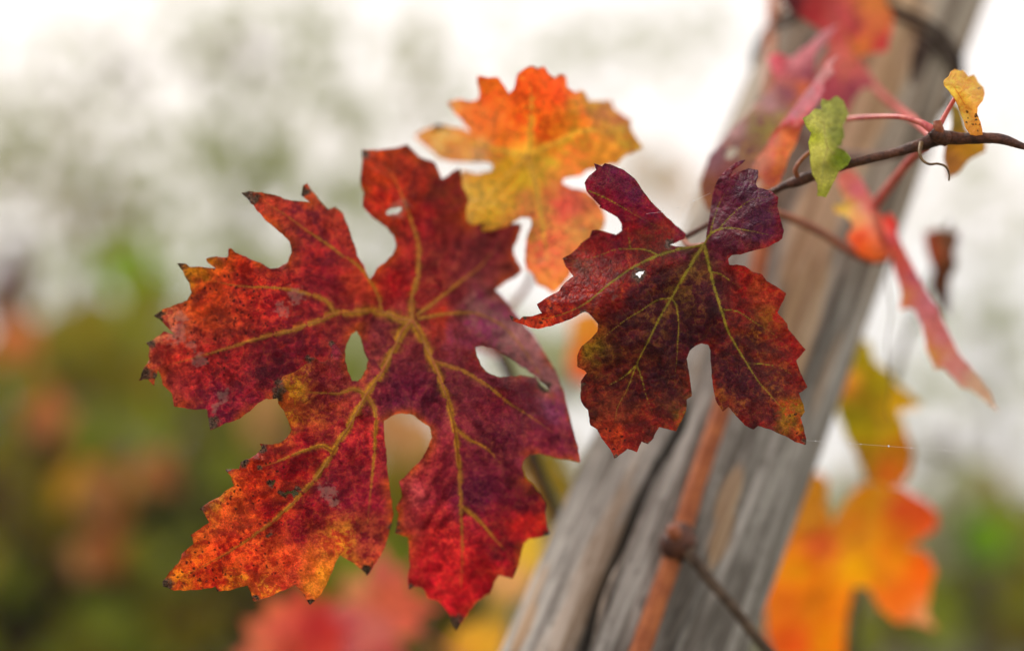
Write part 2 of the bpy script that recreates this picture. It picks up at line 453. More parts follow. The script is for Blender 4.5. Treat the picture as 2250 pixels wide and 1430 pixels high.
    a = me.attributes.new('flat', 'FLOAT_VECTOR', 'POINT')
    off = rng.random(3) * 400
    a.data.foreach_set('vector', (np.stack([x * K * FOCUS * 1000, y * K * FOCUS * 1000, pid * 9.0], -1) + off).astype(np.float32).ravel())
    sm = o.modifiers.new('thickness', 'SOLIDIFY'); sm.thickness = thick; sm.offset = -1.0; sm.use_rim_only = True
    if vein_objs:
        for vp, w in veins:
            if w < 1.7: continue
            s = smooth_line(vp, 7)
            pi = 0
            if len(outer) > 1:
                mid = s[len(s) // 2]; pi = 0 if inside(outer[0], mid[None, 0], mid[None, 1])[0] else 1
            z = zfun(s[:, 0], s[:, 1], np.zeros(len(s)), pi)
            u_ = np.linspace(0, 1, len(s)); rr = ((1 - 0.93 * u_ ** 0.8) * w * tubes * (1 + 0.18 * fbm(s[:, 0] / 14, s[:, 1] / 14, 2))) * K * z
            VV, FF = tube_geo(Parr(s[:, 0] + 1.5 * fbm(s[:, 0] / 20 + 3, s[:, 1] / 20, 2), s[:, 1] + 1.5 * fbm(s[:, 0] / 20, s[:, 1] / 20 + 30, 2), z + rr * 0.72), rr, 8)
            mesh_obj('vein', VV, FF, vmat or M_VEIN_Y, o, origin=VV[0])
    return o

# ================================================================== SETTING
def ground_material():
    m, nt = new_mat('vineyard_soil'); b = NB(nt)
    co = b.n('ShaderNodeTexCoord').outputs['Object']
    n1 = b.noise(co, 0.7, 6, 0.65); n2 = b.noise(co, 14, 5, 0.65)
    c = b.mix(b.ramp(n1, 0.42, 0.58), (0.075, 0.062, 0.030), (0.050, 0.075, 0.022))
    c = b.mix(b.ramp(n2, 0.4, 0.65, 0, 0.5), c, (0.13, 0.12, 0.055))
    b.out(b.principled(c, 0.9, 0.2, n2, 0.8, 0.03).outputs[0])
    return m
N = 90
gx, gy = np.meshgrid(np.sign(np.linspace(-1, 1, N)) * np.abs(np.linspace(-1, 1, N)) ** 2.6 * 400,
                     np.sign(np.linspace(-1, 1, N)) * np.abs(np.linspace(-1, 1, N)) ** 2.6 * 400)
r = np.hypot(gx, gy)
gz = 0.05 * fbm(gx * 0.8 + 9, gy * 0.8 + 5, 3) * sstep(0.6, 3, r) - 0.05
gz = gz - 0.22 * np.where(gy > 7, (gy - 7) ** 2 / (np.abs(gy - 7) + 3), 0) + sstep(20, 120, r) * 1.5 * fbm(gx / 40, gy / 40 + 3, 3) - 1.5 * sstep(20, 120, r)
F = [(j * N + i, j * N + i + 1, (j + 1) * N + i + 1, (j + 1) * N + i) for j in range(N - 1) for i in range(N - 1)]
tag(mesh_obj('ground', np.stack([gx.ravel(), gy.ravel(), gz.ravel()], -1), F, ground_material(), origin=(0, 0, 0)), kind='structure')

# ================================================================== POST
pb, pt = P(1370, 1430, 0.61), P(1910, 80, 0.73)
ax = (pt - pb).normalized()
foot = pb - ax * ((pb.z + 0.12) / ax.z)
RAD = 0.0404
def post_hit(px, py):
    o, d = Vector(CT), (P(px, py, 1.0) - Vector(CT)).normalized()
    w = o - pb; dp, wp = d - ax * d.dot(ax), w - ax * w.dot(ax)
    a, bq, c = dp.dot(dp), 2 * dp.dot(wp), wp.dot(wp) - RAD * RAD
    disc = max(bq * bq - 4 * a * c, 0)
    t = (-bq - math.sqrt(disc)) / (2 * a)
    return o + d * t
def depth_of(p): return float(-(np.linalg.inv(CR) @ (np.array(p) - CT))[2])
def post_material():
    m, nt = new_mat('weathered_post_wood'); b = NB(nt)
    co = b.n('ShaderNodeTexCoord').outputs['Object']
    g1 = b.scale_co(co, (1, 1, 0.09)); g2 = b.scale_co(co, (1, 1, 0.03))
    a = b.noise(g1, 85, 6, 0.68, 0.5); f = b.noise(g2, 240, 6, 0.75, 0.3); big = b.noise(b.scale_co(co, (1, 1, 0.16)), 60, 4, 0.6, 0.5)
    dark = b.noise(b.scale_co(co, (1, 1, 0.15)), 80, 5, 0.65, 0.5); grit = b.noise(b.scale_co(co, (1, 1, 0.5)), 300, 4, 0.7)
    c = b.mix(b.ramp(a, 0.42, 0.58), s2l((118, 112, 104)), s2l((192, 187, 179)))
    c = b.mix(b.ramp(f, 0.44, 0.60, 0.0, 0.55), c, s2l((84, 77, 69)))
    c = b.mix(b.ramp(grit, 0.52, 0.66, 0.0, 0.45), c, s2l((70, 62, 54)))
    c = b.mix(b.ramp(big, 0.58, 0.66, 0.0, 0.22), c, s2l((218, 174, 126)))
    c = b.mix(b.ramp(dark, 0.56, 0.66, 0.0, 0.7), c, s2l((46, 41, 37)))
    c = b.mix(b.ramp(b.attr('upper'), 0.3, 0.8, 0, 0.25), c, b.mix(b.ramp(a, 0.42, 0.58), s2l((138, 108, 76)), s2l((214, 184, 140))))
    c = b.mix(b.math('MULTIPLY', b.ramp(b.math('ADD', b.attr('tan'), b.math('MULTIPLY', b.math('SUBTRACT', a, 0.5), 1.6)), 0.35, 0.65), b.ramp(b.attr('tan'), 0.0, 0.3, 0, 0.55)), c, b.mix(b.ramp(f, 0.4, 0.6), s2l((226, 186, 136)), s2l((176, 134, 92))))
    c = b.mix(b.attr('crack'), c, s2l((22, 19, 17)))
    b.out(b.principled(c, 0.85, 0.2, b.math('ADD', a, b.math('MULTIPLY', f, 0.7)), 0.7, 0.002).outputs[0])
    return m
crack_px = [(1500, 905), (1484, 948), (1436, 1030), (1398, 1111), (1358, 1208), (1317, 1300), (1280, 1419), (1255, 1490), (1220, 1580)]
rot = ax.to_track_quat('Z', 'Y').to_matrix(); roti = np.array(rot.inverted())
crack = np.array([roti @ np.array(post_hit(*q) - foot) for q in smooth_line(crack_px, 8)])
LEN, NR, NA = 1.75, 560, 230
zz, aa = np.meshgrid(np.linspace(0, LEN, NR), np.arange(NA) * 2 * math.pi / NA, indexing='ij')
ca, sa = np.cos(aa), np.sin(aa)
rr = RAD * (1 + 0.035 * fbm(ca * 1.2 + 4, sa * 1.2 + zz * 2.2, 3)) + 0.0016 * fbm(ca * 9 + 20, sa * 9 + zz * 3.5, 3) - 0.0020 * np.clip(fbm(ca * 5 + 8, sa * 5 + zz * 1.6 + 4, 3) - 0.25, 0, 1) * 2
V = np.stack([ca * rr, sa * rr, zz], -1).reshape(-1, 3)
cd = np.full(len(V), 1.0)
near = np.abs(V[:, 2] - crack[:, 2].mean()) < 0.5
q = V[near]; best = np.full(len(q), 9.0)
for i in range(0, len(crack) - 1):
    A, B = crack[i], crack[i + 1]; AB = B - A
    t = np.clip((q - A) @ AB / (AB @ AB), 0, 1); best = np.minimum(best, np.linalg.norm(q - A - t[:, None] * AB, axis=1))
cd[near] = best
tan_ = np.zeros(len(V))
for tx, ty, rd in ((1790, 480, 9), (1775, 560, 10), (1765, 640, 10), (1755, 720, 9), (1740, 800, 8), (1900, 230, 12), (1930, 150, 12), (1960, 60, 12), (1870, 330, 9), (1150, 1390, 5), (1175, 1300, 4), (1600, 1090, 5), (1585, 1180, 5)):
    q_ = roti @ np.array(post_hit(tx, ty) - foot)
    dd = (V - q_) * np.array([1, 1, 0.35]); tan_ = np.maximum(tan_, np.exp(-(dd ** 2).sum(1) / (rd / 1000) ** 2))
cr = 1 - sstep(0.0008, 0.0027, cd)
V[:, :2] *= (1 - 0.28 * cr)[:, None]
F = [(i * NA + j, i * NA + (j + 1) % NA, (i + 1) * NA + (j + 1) % NA, (i + 1) * NA + j) for i in range(NR - 1) for j in range(NA)]
F.append(tuple((NR - 1) * NA + j for j in range(NA)))
post = mesh_obj('wooden_post', V, F, post_material(), origin=(0, 0, 0))
a = post.data.attributes.new('crack', 'FLOAT', 'POINT'); a.data.foreach_set('value', cr.astype(np.float32))
a = post.data.attributes.new('tan', 'FLOAT', 'POINT'); a.data.foreach_set('value', tan_.astype(np.float32))
a = post.data.attributes.new('upper', 'FLOAT', 'POINT'); a.data.foreach_set('value', sstep(1.34, 1.52, V[:, 2]).astype(np.float32))
post.matrix_world = Matrix.Translation(foot) @ rot.to_4x4()
tag(post, 'thick weathered grey wooden post leaning behind the red leaves', 'post')

# rusty wire wound round the post
wire = empty('rusty_wire', post_hit(2000, 90), 'dark rusty wire wrapped and twisted round the upper end of the post', 'wire')
wc = pb + ax * (post_hit(2000, 92) - pb).dot(ax)
u = (post_hit(2000, 92) - wc).normalized(); v = ax.cross(u)
pts = []
for k in range(0, 121):
    t = k / 120 * 2 * math.pi * 2.2
    pts.append(np.array(wc + (u * math.cos(t) + v * math.sin(t)) * (RAD * 1.05) + ax * (0.007 * math.sin(t + 0.5) + 0.004 * t / 6)))
Vt, Ft = tube_geo(pts, 0.0011, 8); mesh_obj('winding', Vt, Ft, M_RUST, wire)
h0 = post_hit(2030, 100); nrm = (Vector(CT) - h0).normalized()
for s in (0, 1):
    pts = []
    for k in range(50):
        t = k / 49
        q = h0 + (P(1995, 190, depth_of(h0)) - h0) * t + nrm * 0.004
        w_ = 5 * 2 * math.pi * t + s * math.pi
        pts.append(np.array(q + v * math.cos(w_) * 0.0022 + nrm * math.sin(w_) * 0.0022))
    Vt, Ft = tube_geo(pts, 0.0016, 8); mesh_obj('twisted_end', Vt, Ft, M_RUST, wire)

# ================================================================== FOREGROUND VINE
vine = empty('grape_vine', (0.05, 0.56, 0.0), 'autumn grape vine with crimson leaves and brown cane climbing the grey post', 'vine')
def onpost(px, py, r, lift=0.8):
    p = post_hit(px, py); return (px, py, depth_of(p) - r / 1000 * lift, r)
ck = [onpost(1440, 1330, 3.4), onpost(1492, 1185, 3.5), onpost(1530, 1060, 3.3), onpost(1575, 930, 3.3), onpost(1620, 780, 3.1), onpost(1655, 640, 3.0)]
base_p = ck[0]
low = [onpost(1300, 1740, 4.2), onpost(1350, 1590, 3.8), onpost(1399, 1450, 3.5)]
up = [onpost(1672, 540, 2.9), onpost(1682, 420, 2.8), onpost(1690, 250, 2.7), (1697, 60, 0.712, 2.6), (1700, -120, 0.75, 2.4), (1704, -330, 0.77, 2.2)]
cane = tube('cane', low + ck + up, M_CANE, vine, 14, 8, 0.10, 1, 'long orange-brown cane running up the post')
# lower trunk to the ground
p0 = P(*low[0][:3]); tp = [p0 + (Vector((0.10, 0.60, -0.08)) - p0) * t + Vector((0.02 * math.sin(5 * t), 0, 0)) for t in np.linspace(0, 1, 26)]
Vt, Ft = tube_geo([np.array(q) for q in tp], np.linspace(0.0042, 0.017, 26), 14, 0.25, 3); mesh_obj('trunk', Vt, Ft, M_OLD, vine)
kp = onpost(1492, 1188, 5.0)
tube('node', [(1478, 1224, kp[2] + 0.001, 3.4), (1484, 1208, kp[2] - 0.0015, 5.0), (1490, 1192, kp[2] - 0.003, 5.6), (1497, 1176, kp[2] - 0.0015, 4.9), (1503, 1158, kp[2] + 0.001, 3.2)], M_SHOOT, vine, 14, 3, 0.35, 9, 'dark knot on the climbing cane')
tube('bud', [(1486, 1180, kp[2] - 0.006, 2.0), (1479, 1166, kp[2] - 0.008, 2.6), (1472, 1156, kp[2] - 0.009, 1.0)], M_PETB, vine, 10, 3)
tube('lateral', [(1498, 1196, kp[2] - 0.004, 2.6), (1525, 1228, kp[2] - 0.008, 2.1), (1565, 1280, kp[2] - 0.010, 1.9), (1612, 1335, kp[2] - 0.010, 1.8), (1655, 1390, kp[2] - 0.008, 1.9),
                 (1705, 1450, kp[2] - 0.002, 1.9), (1760, 1530, kp[2] + 0.01, 1.8)], M_OLD, vine, 10, 6, 0.1, 2, 'thin dark side shoot running down across the post')
# dark shoot on the right
tube('shoot', [(2330, 345, 0.505, 0.5), (2252, 323, 0.505, 0.9), (2224, 313, 0.506, 1.35), (2191, 305, 0.507, 1.6), (2155, 303, 0.508, 1.7), (2118, 305, 0.510, 1.75), (2085, 303, 0.511, 2.1),
               (2055, 306, 0.512, 2.3), (2030, 316, 0.513, 2.0), (1973, 334, 0.515, 1.5), (1918, 347, 0.518, 1.5), (1867, 360, 0.521, 1.45), (1810, 379, 0.524, 1.35),
               (1787, 386, 0.525, 1.6), (1760, 396, 0.526, 1.9), (1726, 407, 0.528, 1.3), (1704, 418, 0.530, 1.1), (1640, 450, 0.535, 1.0), (1554, 494, 0.538, 0.95), (1500, 524, 0.535, 0.9)],
     M_SHOOT, vine, 12, 5, 0.16, 5, 'sharp dark brown shoot crossing in front of the post')
tube('petiole', [(1500, 524, 0.535, 0.9), (1515, 540, 0.527, 0.85), (1546, 538, 0.509, 0.8)], M_PETB, vine, 8, 4)
# join shoot and cane
tube('lateral', [onpost(1690, 250, 2.4), onpost(1800, 330, 2.0), (1930, 345, 0.62, 1.8), (2010, 322, 0.53, 1.5), (2030, 316, 0.514, 1.6)], M_SHOOT, vine, 8, 8)
# node with petioles
for kk in ([(2078, 304, 0.510, 2.4), (2060, 296, 0.508, 2.3), (2049, 285, 0.508, 1.7)],
           [(2064, 302, 0.509, 1.3), (2062, 284, 0.507, 1.6), (2060, 266, 0.507, 1.1)]):
    tube('node', kk, M_SHOOT if kk[0][0] == 2078 else M_PETB, vine, 10, 3, 0.25, 4)
tube('petiole', [(2052, 288, 0.509, 1.5), (2035, 276, 0.511, 1.15), (2017, 267, 0.514, 0.95), (1973, 257, 0.521, 0.82), (1900, 258, 0.536, 0.82), (1840, 264, 0.546, 0.8), (1762, 268, 0.553, 0.8), (1716, 278, 0.557, 0.6)], M_PET, vine, 9, 5, label='long curved red leaf stalk')
tube('petiole', [(2066, 274, 0.508, 0.85), (2080, 248, 0.509, 0.75), (2098, 217, 0.510, 0.7), (2106, 205, 0.511, 0.6)], M_PET, vine, 9, 4)
tube('petiole', [(1752, 388, 0.524, 0.8), (1748, 372, 0.522, 0.7), (1762, 350, 0.522, 0.6), (1782, 332, 0.523, 0.55), (1800, 318, 0.524, 0.5)], M_PETB, vine, 8, 4)
tube('petiole', [(2035, 322, 0.515, 1.5), (2010, 342, 0.54, 1.5), (1970, 390, 0.575, 1.6), (1930, 442, 0.60, 1.7), (1915, 470, 0.607, 1.5), (1950, 545, 0.618, 1.2)], M_PET, vine, 8, 6)
tube('petiole', [(1655, 446, 0.534, 1.0), (1690, 462, 0.55, 1.3), (1735, 478, 0.57, 1.5), (1803, 510, 0.595, 1.5), (1850, 541, 0.61, 1.5), (1910, 571, 0.622, 1.5), (1955, 568, 0.622, 1.1)], M_PETB, vine, 8, 6)
tube('petiole', [(2045, 300, 0.515, 1.3), (2010, 265, 0.57, 1.4), (1984, 247, 0.60, 1.5), (1945, 215, 0.632, 1.5), (1915, 180, 0.644, 1.3), (1880, 120, 0.645, 0.9)], M_PET, vine, 8, 6)
tube('tendril', [(2024, 314, 0.511, 0.75), (2021, 335, 0.508, 0.55), (2027, 352, 0.507, 0.45), (2042, 361, 0.506, 0.40), (2060, 360, 0.506, 0.36), (2077, 366, 0.507, 0.34), (2085, 381, 0.508, 0.32), (2085, 397, 0.509, 0.28)], M_TEND, vine, 8, 3, label='thin curling tendril')
tube('cane', [(1040, 640, 0.66, 1.6), (1091, 763, 0.655, 2.2), (1117, 815, 0.655, 2.3), (1140, 890, 0.655, 2.3), (1169, 996, 0.655, 2.4), (1205, 1089, 0.68, 2.5), (1262, 1240, 0.74, 2.6), (1330, 1430, 0.75, 2.8), (1390, 1700, 0.74, 3.2), (1400, 1900, 0.70, 3.6), (1392, 2300, 0.62, 4.0)], M_OLD, vine, 10, 8, 0.1, 8, 'dark upright cane behind the largest crimson leaf')
tube('petiole', [(905, 705, 0.529, 1.3), (945, 715, 0.56, 1.2), (1010, 745, 0.62, 1.2), (1095, 780, 0.653, 1.3)], M_PET, vine, 8, 6)
tube('petiole', [(1160, 345, 0.579, 1.0), (1180, 450, 0.62, 1.0), (1170, 600, 0.65, 1.1), (1120, 680, 0.655, 1.2), (1085, 745, 0.655, 1.3)], M_PETB, vine, 8, 6)
tube('tendril', [(1962, 560, 0.617, 0.30), (1950, 620, 0.614, 0.26), (1958, 690, 0.612, 0.24), (1949, 760, 0.612, 0.24), (1955, 850, 0.614, 0.24), (1948, 900, 0.616, 0.22), (1962, 930, 0.618, 0.18)], M_OLD, vine, 6, 4)

# ---- leaf A : the largest crimson leaf
seamA = [(813, 612), (822, 640), (828, 668), (812, 696), (792, 712), (784, 725)]
A_right = [(797, 328), (829, 331), (864, 326), (893, 318), (905, 328), (921, 345), (942, 354), (957, 357), (965, 378), (971, 393), (983, 386), (1000, 374), (1010, 371), (1014, 386), (1017, 411), (1027, 427),
           (1029, 444), (1025, 460), (1025, 481), (1035, 493), (1054, 493), (1078, 486), (1103, 491), (1128, 492), (1146, 492), (1136, 526), (1128, 543), (1130, 563), (1142, 582), (1147, 595), (1136, 604),
           (1111, 620), (1090, 636), (1100, 648), (1112, 660), (1143, 701), (1174, 738), (1200, 779), (1226, 825), (1241, 867), (1250, 908), (1259, 939), (1270, 981), (1276, 1015), (1251, 1011), (1226, 1006),
           (1205, 1001), (1184, 996), (1163, 999), (1151, 1012), (1147, 1027), (1153, 1045), (1169, 1063), (1189, 1087), (1200, 1105), (1197, 1125), (1202, 1151), (1206, 1174), (1189, 1180), (1163, 1183), (1151, 1193),
           (1145, 1219), (1138, 1245), (1127, 1270), (1112, 1266), (1096, 1263), (1086, 1278), (1078, 1302), (1065, 1307), (1050, 1322), (1034, 1338), (1024, 1353), (1013, 1371), (1003, 1387), (993, 1369), (988, 1348),
           (975, 1332), (962, 1320), (941, 1313), (928, 1291), (910, 1288), (897, 1293), (896, 1265), (900, 1239), (899, 1208), (897, 1179), (878, 1174), (866, 1172), (872, 1150), (878, 1131), (872, 1115), (882, 1089), (878, 1060), (897, 1040),
           (920, 1017), (938, 988), (950, 960), (946, 939), (926, 924), (905, 911), (884, 907), (858, 913), (843, 924), (845, 960), (848, 1001), (853, 1053), (861, 1100), (864, 1130), (858, 1160), (848, 1198),
           (827, 1234), (808, 1263), (792, 1247), (769, 1231), (748, 1219), (737, 1235), (723, 1272), (705, 1305), (681, 1328), (670, 1309), (658, 1291), (649, 1284), (626, 1295), (594, 1309), (559, 1320), (550, 1300),
           (543, 1286), (525, 1291), (497, 1297), (478, 1299), (474, 1288), (451, 1293), (409, 1296), (382, 1296), (358, 1288), (357, 1277), (372, 1258), (395, 1235), (400, 1215), (425, 1195), (419, 1175), (439, 1161),
           (459, 1148), (451, 1129), (439, 1117), (451, 1108), (478, 1092), (497, 1078), (515, 1067), (508, 1048), (494, 1031), (527, 1030), (529, 1014), (548, 1007), (566, 995), (575, 986), (571, 974), (594, 976),
           (612, 975), (631, 961), (640, 945), (631, 917), (621, 898), (612, 885), (608, 866), (612, 843), (621, 827), (645, 818), (668, 804), (681, 795), (676, 784), (691, 785), (709, 795), (728, 788), (731, 769),
           (725, 754), (733, 753), (746, 765), (758, 788), (765, 815), (773, 836), (785, 838), (795, 831), (806, 811), (809, 789), (800, 766), (793, 743)]
A_main = A_right + seamA[::-1] + [(821, 605), (830, 586), (848, 575), (862, 561), (871, 540), (867, 519), (848, 498), (821, 478), (802, 457), (798, 446), (802, 425), (793, 406), (795, 369)]
A_left = seamA + [(772, 734), (761, 757), (758, 785), (750, 815), (700, 850), (640, 872), (606, 874), (585, 876), (567, 884), (548, 905), (525, 921), (488, 932), (463, 945), (458, 923), (456, 900), (428, 898), (396, 893),
          (381, 891), (378, 863), (359, 847), (352, 821), (345, 812), (338, 846), (325, 833), (305, 836), (318, 808), (329, 789), (327, 761), (322, 755), (341, 743), (359, 729), (387, 736), (373, 725), (355, 706), (340, 694),
          (359, 681), (392, 667), (412, 660), (422, 641), (415, 618), (401, 595), (388, 580), (408, 579), (417, 588), (447, 586), (474, 590), (456, 577), (452, 570), (475, 563), (500, 565), (502, 546), (521, 556), (548, 568), (576, 579),
          (595, 591), (613, 588), (631, 577), (641, 554), (636, 531), (622, 515), (599, 498), (576, 475), (558, 450), (530, 424), (548, 420), (576, 424), (604, 428), (627, 438), (659, 443), (682, 445), (664, 429), (666, 408),
          (675, 403), (687, 420), (705, 443), (721, 459), (738, 455), (754, 471), (765, 498), (775, 531), (786, 563), (800, 586), (806, 600)]
A_hole = [(1043, 763), (1050, 789), (1065, 815), (1091, 828), (1122, 826), (1153, 825), (1176, 828), (1190, 848), (1214, 864), (1200, 846), (1174, 822), (1143, 801), (1112, 778), (1081, 762), (1057, 757)]
A_h2 = [(612, 1087), (628, 1080), (646, 1076), (660, 1078), (656, 1088), (646, 1094), (640, 1086), (626, 1088)]
A_h3 = [(846, 462), (862, 456), (880, 454), (884, 460), (870, 472), (852, 474)]
A_h4 = [(596, 1062), (603, 1056), (608, 1061), (600, 1068)]
depA = [(905, 705, 0.529), (733, 688, 0.521), (576, 741, 0.514), (340, 800, 0.512), (400, 620, 0.514), (480, 900, 0.510), (530, 427, 0.512), (680, 500, 0.522), (770, 520, 0.528), (800, 340, 0.545), (900, 330, 0.556), (860, 560, 0.538),
        (1010, 400, 0.560), (1140, 500, 0.560), (1140, 590, 0.560), (1020, 620, 0.545), (1100, 650, 0.556), (1174, 745, 0.546), (1245, 880, 0.536), (1270, 1010, 0.530), (1080, 760, 0.526), (1120, 850, 0.517), (1000, 760, 0.528), (970, 830, 0.523),
        (801, 871, 0.514), (700, 1041, 0.507), (525, 1198, 0.502), (360, 1285, 0.496), (640, 830, 0.503), (750, 770, 0.510), (560, 1000, 0.502), (680, 1320, 0.512), (806, 1260, 0.520), (850, 1000, 0.513), (1003, 970, 0.520),
        (1013, 1126, 0.522), (1005, 1380, 0.538), (900, 1280, 0.530), (1190, 1170, 0.534), (1150, 1010, 0.526), (880, 1060, 0.522), (784, 725, 0.524), (813, 612, 0.530)]
pigA = [(450, 640, (150, 48, 22), (205, 100, 22)), (424, 602, (180, 116, 24), (210, 134, 28)), (380, 780, (150, 38, 24), (198, 80, 32)), (340, 740, (160, 70, 45), (190, 120, 85)), (600, 640, (140, 22, 28), (196, 66, 32)), (540, 600, (160, 38, 22), (205, 80, 24)), (640, 760, (130, 28, 38), (172, 62, 36)), (480, 800, (140, 30, 28), (190, 62, 34)),
        (500, 880, (112, 26, 42), (150, 45, 45)), (620, 820, (92, 16, 30), (120, 34, 34)), (600, 470, (165, 78, 34), (190, 100, 36)), (650, 480, (120, 38, 44), (168, 84, 42)), (700, 540, (124, 30, 38), (168, 62, 36)), (745, 480, (150, 52, 34), (188, 92, 36)), (720, 620, (130, 24, 36), (150, 50, 40)), (790, 620, (178, 66, 32), (196, 96, 36)), (780, 720, (124, 36, 34), (150, 74, 36)),  # darkest point lies under the overlapping lobe: gap shade put into the pigment
        (830, 370, (172, 70, 20), (196, 92, 22)), (900, 400, (128, 34, 20), (170, 70, 22)), (980, 430, (140, 66, 22), (110, 40, 24)), (860, 470, (150, 26, 22), (188, 60, 24)), (940, 500, (124, 18, 26), (160, 40, 28)), (870, 620, (160, 6, 18), (176, 14, 20)), (1020, 470, (140, 56, 26), (112, 34, 30)), (1060, 540, (112, 42, 42), (122, 72, 42)),
        (960, 600, (130, 30, 28), (140, 80, 32)), (1000, 650, (120, 36, 36), (130, 72, 40)), (1110, 580, (120, 60, 40), (100, 36, 44)), (1080, 690, (178, 118, 120), (160, 92, 98)), (1140, 730, (200, 146, 148), (186, 124, 130)), (1170, 770, (192, 138, 142), (180, 118, 124)), (1200, 820, (180, 124, 130), (172, 110, 116)), (1230, 880, (166, 100, 106), (152, 84, 92)), (1240, 950, (132, 50, 60), (142, 74, 56)), (1010, 730, (150, 70, 60), (160, 92, 80)), (960, 700, (186, 66, 28), (170, 90, 30)),
        (900, 760, (124, 44, 40), (140, 76, 44)), (850, 760, (118, 50, 44), (146, 86, 50)), (900, 850, (104, 28, 48), (128, 46, 54)), (880, 890, (90, 28, 46), (116, 46, 54)), (1040, 780, (140, 40, 34), (110, 50, 40)), (1000, 850, (118, 44, 46), (130, 76, 48)), (1090, 880, (108, 24, 40), (130, 54, 44)), (1150, 860, (126, 14, 38), (110, 34, 44)), (1200, 950, (118, 40, 48), (136, 72, 50)),
        (1080, 980, (94, 26, 40), (116, 64, 46)), (1050, 1080, (92, 22, 44), (104, 40, 50)), (960, 1060, (132, 30, 40), (172, 78, 52)), (910, 1090, (150, 60, 50), (184, 110, 66)), (1140, 1100, (78, 12, 28), (92, 22, 30)), (1180, 1150, (176, 34, 28), (190, 48, 26)), (1110, 1190, (94, 8, 24), (126, 24, 26)), (970, 1170, (166, 30, 32), (206, 70, 40)), (1000, 1230, (170, 26, 28), (204, 62, 36)), (1060, 1250, (146, 4, 22), (160, 14, 24)), (930, 1260, (176, 10, 26), (190, 24, 34)), (1010, 1310, (206, 12, 32), (226, 40, 36)), (1000, 1290, (214, 44, 36), (230, 60, 40)),
        (700, 860, (126, 24, 38), (168, 50, 38)), (640, 850, (204, 116, 44), (232, 170, 44)), (622, 890, (206, 120, 34), (232, 160, 36)), (668, 822, (180, 80, 56), (206, 130, 60)), (735, 770, (150, 60, 60), (176, 92, 76)), (720, 800, (130, 34, 40), (160, 60, 44)), (780, 1000, (122, 18, 34), (156, 46, 36)), (800, 950, (150, 36, 34), (190, 70, 40)), (660, 960, (140, 16, 34), (170, 44, 34)), (650, 1030, (136, 10, 24), (160, 30, 22)), (560, 1060, (176, 46, 18), (218, 96, 22)), (600, 1110, (150, 16, 24), (206, 64, 24)), (700, 1130, (112, 10, 26), (136, 20, 26)), (660, 1180, (110, 10, 26), (140, 22, 26)), (740, 1090, (118, 22, 36), (140, 34, 38)),
        (500, 1130, (196, 78, 24), (220, 110, 30)), (500, 1200, (176, 30, 18), (224, 96, 24)), (410, 1250, (206, 80, 20), (234, 128, 24)), (450, 1270, (186, 20, 18), (210, 60, 20)), (560, 1250, (180, 40, 22), (226, 112, 30)), (620, 1240, (206, 74, 26), (222, 120, 32)), (700, 1260, (216, 110, 26), (226, 132, 36)), (640, 1285, (190, 50, 34), (220, 96, 44)), (760, 1190, (190, 80, 28), (206, 130, 36)), (800, 1180, (126, 30, 36), (170, 92, 42)), (820, 1100, (124, 20, 38), (146, 36, 40)), (402, 1258, (190, 100, 22), (226, 150, 28)), (525, 1282, (190, 106, 26), (226, 148, 34)), (490, 1112, (186, 104, 30), (216, 140, 40)), (712, 1272, (206, 130, 28), (226, 150, 36)), (600, 1290, (190, 84, 28), (220, 140, 40))]
vA = [([(905, 705), (880, 702), (853, 690), (816, 684), (775, 687), (733, 689), (696, 706), (641, 725), (576, 741), (512, 761), (442, 782), (373, 801)], 17),
      ([(735, 690), (724, 669), (705, 655), (659, 641), (600, 632), (520, 628), (440, 610)], 7),
      ([(841, 684), (830, 651), (811, 614), (786, 585), (724, 540), (682, 512), (631, 475), (575, 440)], 8),
      ([(905, 705), (884, 727), (868, 762), (848, 800), (826, 838), (801, 871), (774, 922), (732, 991), (700, 1041), (658, 1088), (617, 1129), (571, 1166), (525, 1198), (469, 1231), (395, 1268)], 20),
      ([(732, 991), (715, 981), (700, 979), (654, 995), (608, 1014), (560, 1030)], 9),
      ([(803, 868), (785, 856), (769, 855), (746, 864), (681, 862), (640, 862)], 8),
      ([(808, 872), (820, 890), (825, 912), (825, 958), (820, 1023), (813, 1092), (806, 1160)], 9),
      ([(905, 705), (920, 730), (936, 763), (962, 820), (988, 893), (1003, 970), (1011, 1048), (1013, 1126), (1016, 1203), (1013, 1291)], 19),
      ([(955, 795), (975, 800), (1019, 815), (1070, 846), (1122, 888), (1163, 913), (1215, 950)], 10),
      ([(1012, 1110), (1050, 1141), (1086, 1182), (1120, 1220)], 7), ([(1000, 940), (1030, 965), (1070, 985), (1110, 1030)], 6),
      ([(905, 705), (905, 662), (917, 608), (921, 559), (915, 520), (895, 460), (870, 400), (840, 350)], 12),
      ([(918, 690), (960, 660), (1010, 620), (1060, 580), (1110, 520)], 7), ([(920, 700), (980, 690), (1050, 690), (1120, 730), (1190, 830), (1250, 960)], 5)]
dryA = [(538, 427, 26), (560, 436, 14), (394, 586, 20), (672, 420, 12), (348, 698, 14), (330, 757, 12), (318, 822, 20), (345, 830, 10), (466, 930, 22), (800, 338, 12), (613, 858, 15), (613, 838, 10), (680, 789, 10), (729, 757, 10), (500, 1032, 8), (440, 1115, 12), (420, 1180, 7), (365, 1285, 22), (480, 1296, 8),
        (560, 1314, 10), (681, 1324, 12), (808, 1256, 20), (866, 1160, 16), (1005, 1372, 24), (897, 1288, 10), (1204, 1172, 7), (575, 985, 12), (535, 1015, 10), (596, 1063, 9), (594, 1172, 8), (622, 1082, 9), (655, 1072, 8), (1012, 376, 8), (1195, 848, 16), (570, 1025, 7), (612, 872, 12)]
